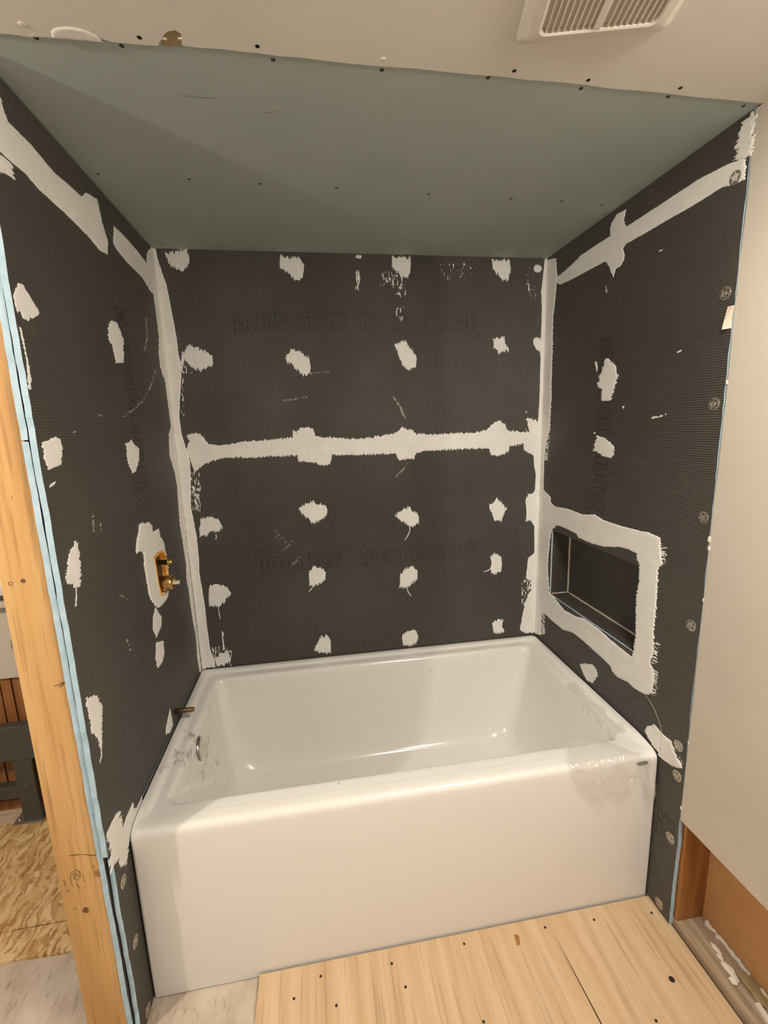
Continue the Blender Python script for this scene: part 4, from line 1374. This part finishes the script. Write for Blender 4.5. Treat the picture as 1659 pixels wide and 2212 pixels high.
# ================================================================== SCREWS AND KNOTS IN THE PLYWOOD, DEBRIS
SF = screw_mesh(.0038)
for c, lst in (('P', [(110, 667), (480, 566), (895, 482), (1145, 443), (1440, 408), (1463, 960), (580, 965), (180, 787)]), ('Q', [(1515, 887), (1595, 1022), (1105, 960), (1195, 1130), (950, 1090)])):
    for q_ in px(c, lst):
        w = on(2, 0.0, *q_)
        share('screw', SF, ply, Matrix.Translation((w[0], w[1], .0003)))
w = on(2, 0.0, *px('P', [(1543, 748)])[0])
bm = bmesh.new()
lathe(bm, (0, 0, -.0004), (0, 0, 1), [(0, .0075), (.0010, .0075), (.0008, .0058), (.0007, .004)], 16)
me = bm_mesh(bm, 'knot_hole')
me.materials.append(M['dark'])
share('knot_hole', me, ply, Matrix.Translation((w[0], w[1], 0)), label='round dark knot hole')
bm = bmesh.new()
wq = [on(2, 0.0, *q_) for q_ in px('P', [(735, 518), (760, 522), (768, 570), (750, 576)])]
vv = [bm.verts.new((a[0], a[1], z)) for z in (-.0003, .0003) for a in wq]
bm.faces.new(vv[4:])
for i in range(4):
    bm.faces.new((vv[i], vv[(i + 1) % 4], vv[4 + (i + 1) % 4], vv[4 + i]))
link('patch_plug', bm_mesh(bm, 'patch_plug'), 'stud_dark', ply)


def lump(name, loc, r, seed, m, label, cat, sub=3):
    rnd = random.Random(seed)
    bm = bmesh.new()
    bmesh.ops.create_icosphere(bm, subdivisions=sub, radius=1.0)
    off = [rnd.uniform(0, 50) for _ in range(3)]
    for v_ in bm.verts:
        c_ = v_.co.copy()
        k = .72 + .55 * float(vnoise(np.array(c_.x * 1.7 + off[0]), np.array(c_.y * 1.7 + c_.z * 1.3 + off[1]), seed)) + .18 * float(vnoise(np.array(c_.x * 5 + off[2]), np.array(c_.y * 5 - c_.z * 4), seed + 2))
        v_.co = Vector((c_.x * r[0], c_.y * r[1], max(c_.z, -.6) * r[2])) * k
    zmin = min(v_.co.z for v_ in bm.verts)
    for v_ in bm.verts:
        v_.co += Vector((loc[0], loc[1], loc[2] - zmin))
    o = link(name, bm_mesh(bm, name), m, None, True)
    o['label'] = label
    o['category'] = cat
    return o


zp = .0192
kp = lambda x_, y_: on(2, zp, *px('K', [(x_, y_)])[0])
for (xx, yy, r, sd2, lab) in ((650, 1680, (.010, .022, .007), 3, 'largest crumbly white plaster lump on the bottom plate'), (690, 1775, (.010, .010, .006), 4, 'rounded white plaster lump below the largest lump'),
                              (510, 1440, (.006, .016, .003), 5, 'flat white plaster flake on the bottom plate nearest the stud'), (555, 1530, (.005, .010, .003), 6, 'small white plaster flake between two larger pieces')):
    w = kp(xx, yy)
    lump('plaster_lump', (w[0], w[1], zp), r, sd2, 'gyps', lab, 'plaster', 3)['group'] = 'plaster debris on the bottom plate'
# ridge of old plaster along the back of the bay
bm = bmesh.new()
yy0 = -.905
Rg = []
nseg = 60
for i in range(nseg + 1):
    yy = yy0 - .245 * i / nseg
    a = float(vnoise(np.array(yy / .012), np.array(.2), 7))
    b = float(vnoise(np.array(yy / .010), np.array(.8), 8))
    wd, hg = .005 + .014 * a, .004 + .011 * b
    Rg.append([bm.verts.new(p_) for p_ in ((WR + .1040, yy, zp), (WR + .1040, yy, zp + hg), (WR + .1040 - wd * .6, yy, zp + hg * .8), (WR + .1040 - wd, yy, zp))])
for i in range(nseg):
    for k in range(4):
        bm.faces.new((Rg[i][k], Rg[i][(k + 1) % 4], Rg[i + 1][(k + 1) % 4], Rg[i + 1][k]))
bm.faces.new(Rg[0])
bm.faces.new(Rg[-1][::-1])
o = link('plaster_ridge', bm_mesh(bm, 'plaster_ridge'), 'gyps', None, True)
o['label'] = 'ragged white plaster ridge along the brown drywall back'
o['category'] = 'plaster'
# scrap of brown face paper and a white drywall sliver
scr = [kp(x_, y_) for x_, y_ in ((705, 1690), (800, 1700), (870, 1660), (920, 1730), (980, 1830), (1040, 1990), (1075, 2100), (930, 1995), (860, 1900), (760, 1770))]
bm = bmesh.new()
top = [bm.verts.new((a[0], a[1], zp + .004 + .006 * float(vnoise(np.array(a[0] / .02), np.array(a[1] / .02), 3)))) for a in scr]
bot = [bm.verts.new(v_.co - Vector((0, 0, .0012))) for v_ in top]
bm.faces.new(top)
bm.faces.new(bot[::-1])
for i in range(len(top)):
    bm.faces.new((top[i], bot[i], bot[(i + 1) % len(top)], top[(i + 1) % len(top)]))
o = link('paper_scrap', bm_mesh(bm, 'paper_scrap'), 'scrap')
o['label'] = 'torn tan paper scrap lying on the bottom plate'
o['category'] = 'paper scrap'
w0, w1 = kp(935, 2010), kp(1100, 2260)
bm = bmesh.new()
d = Vector((w1[0] - w0[0], w1[1] - w0[1], 0)).normalized()
nr = Vector((-d.y, d.x, 0)) * .006
pr_ = [Vector((w0[0], w0[1], zp)) + nr, Vector((w0[0], w0[1], zp)) - nr, Vector((w1[0], w1[1], zp)) - nr * 1.2, Vector((w1[0], w1[1], zp)) + nr]
a_ = [bm.verts.new(p_ + Vector((0, 0, .0004))) for p_ in pr_]
b_ = [bm.verts.new(p_ + Vector((0, 0, .0065))) for p_ in pr_]
bm.faces.new(a_)
bm.faces.new(b_)
for i in range(4):
    bm.faces.new((a_[i], a_[(i + 1) % 4], b_[(i + 1) % 4], b_[i]))
o = link('drywall_sliver', bm_mesh(bm, 'drywall_sliver'), 'gyps')
o['label'] = 'narrow white drywall sliver at the right frame edge'
o['category'] = 'drywall scrap'
o = lump('plaster_lump', (kp(1030, 1830)[0], kp(1030, 1830)[1], zp), (.006, .016, .008), 12, 'gyps', 'white plaster chunk against the brown panel beyond the paper scrap', 'plaster')
o['group'] = 'plaster debris on the bottom plate'
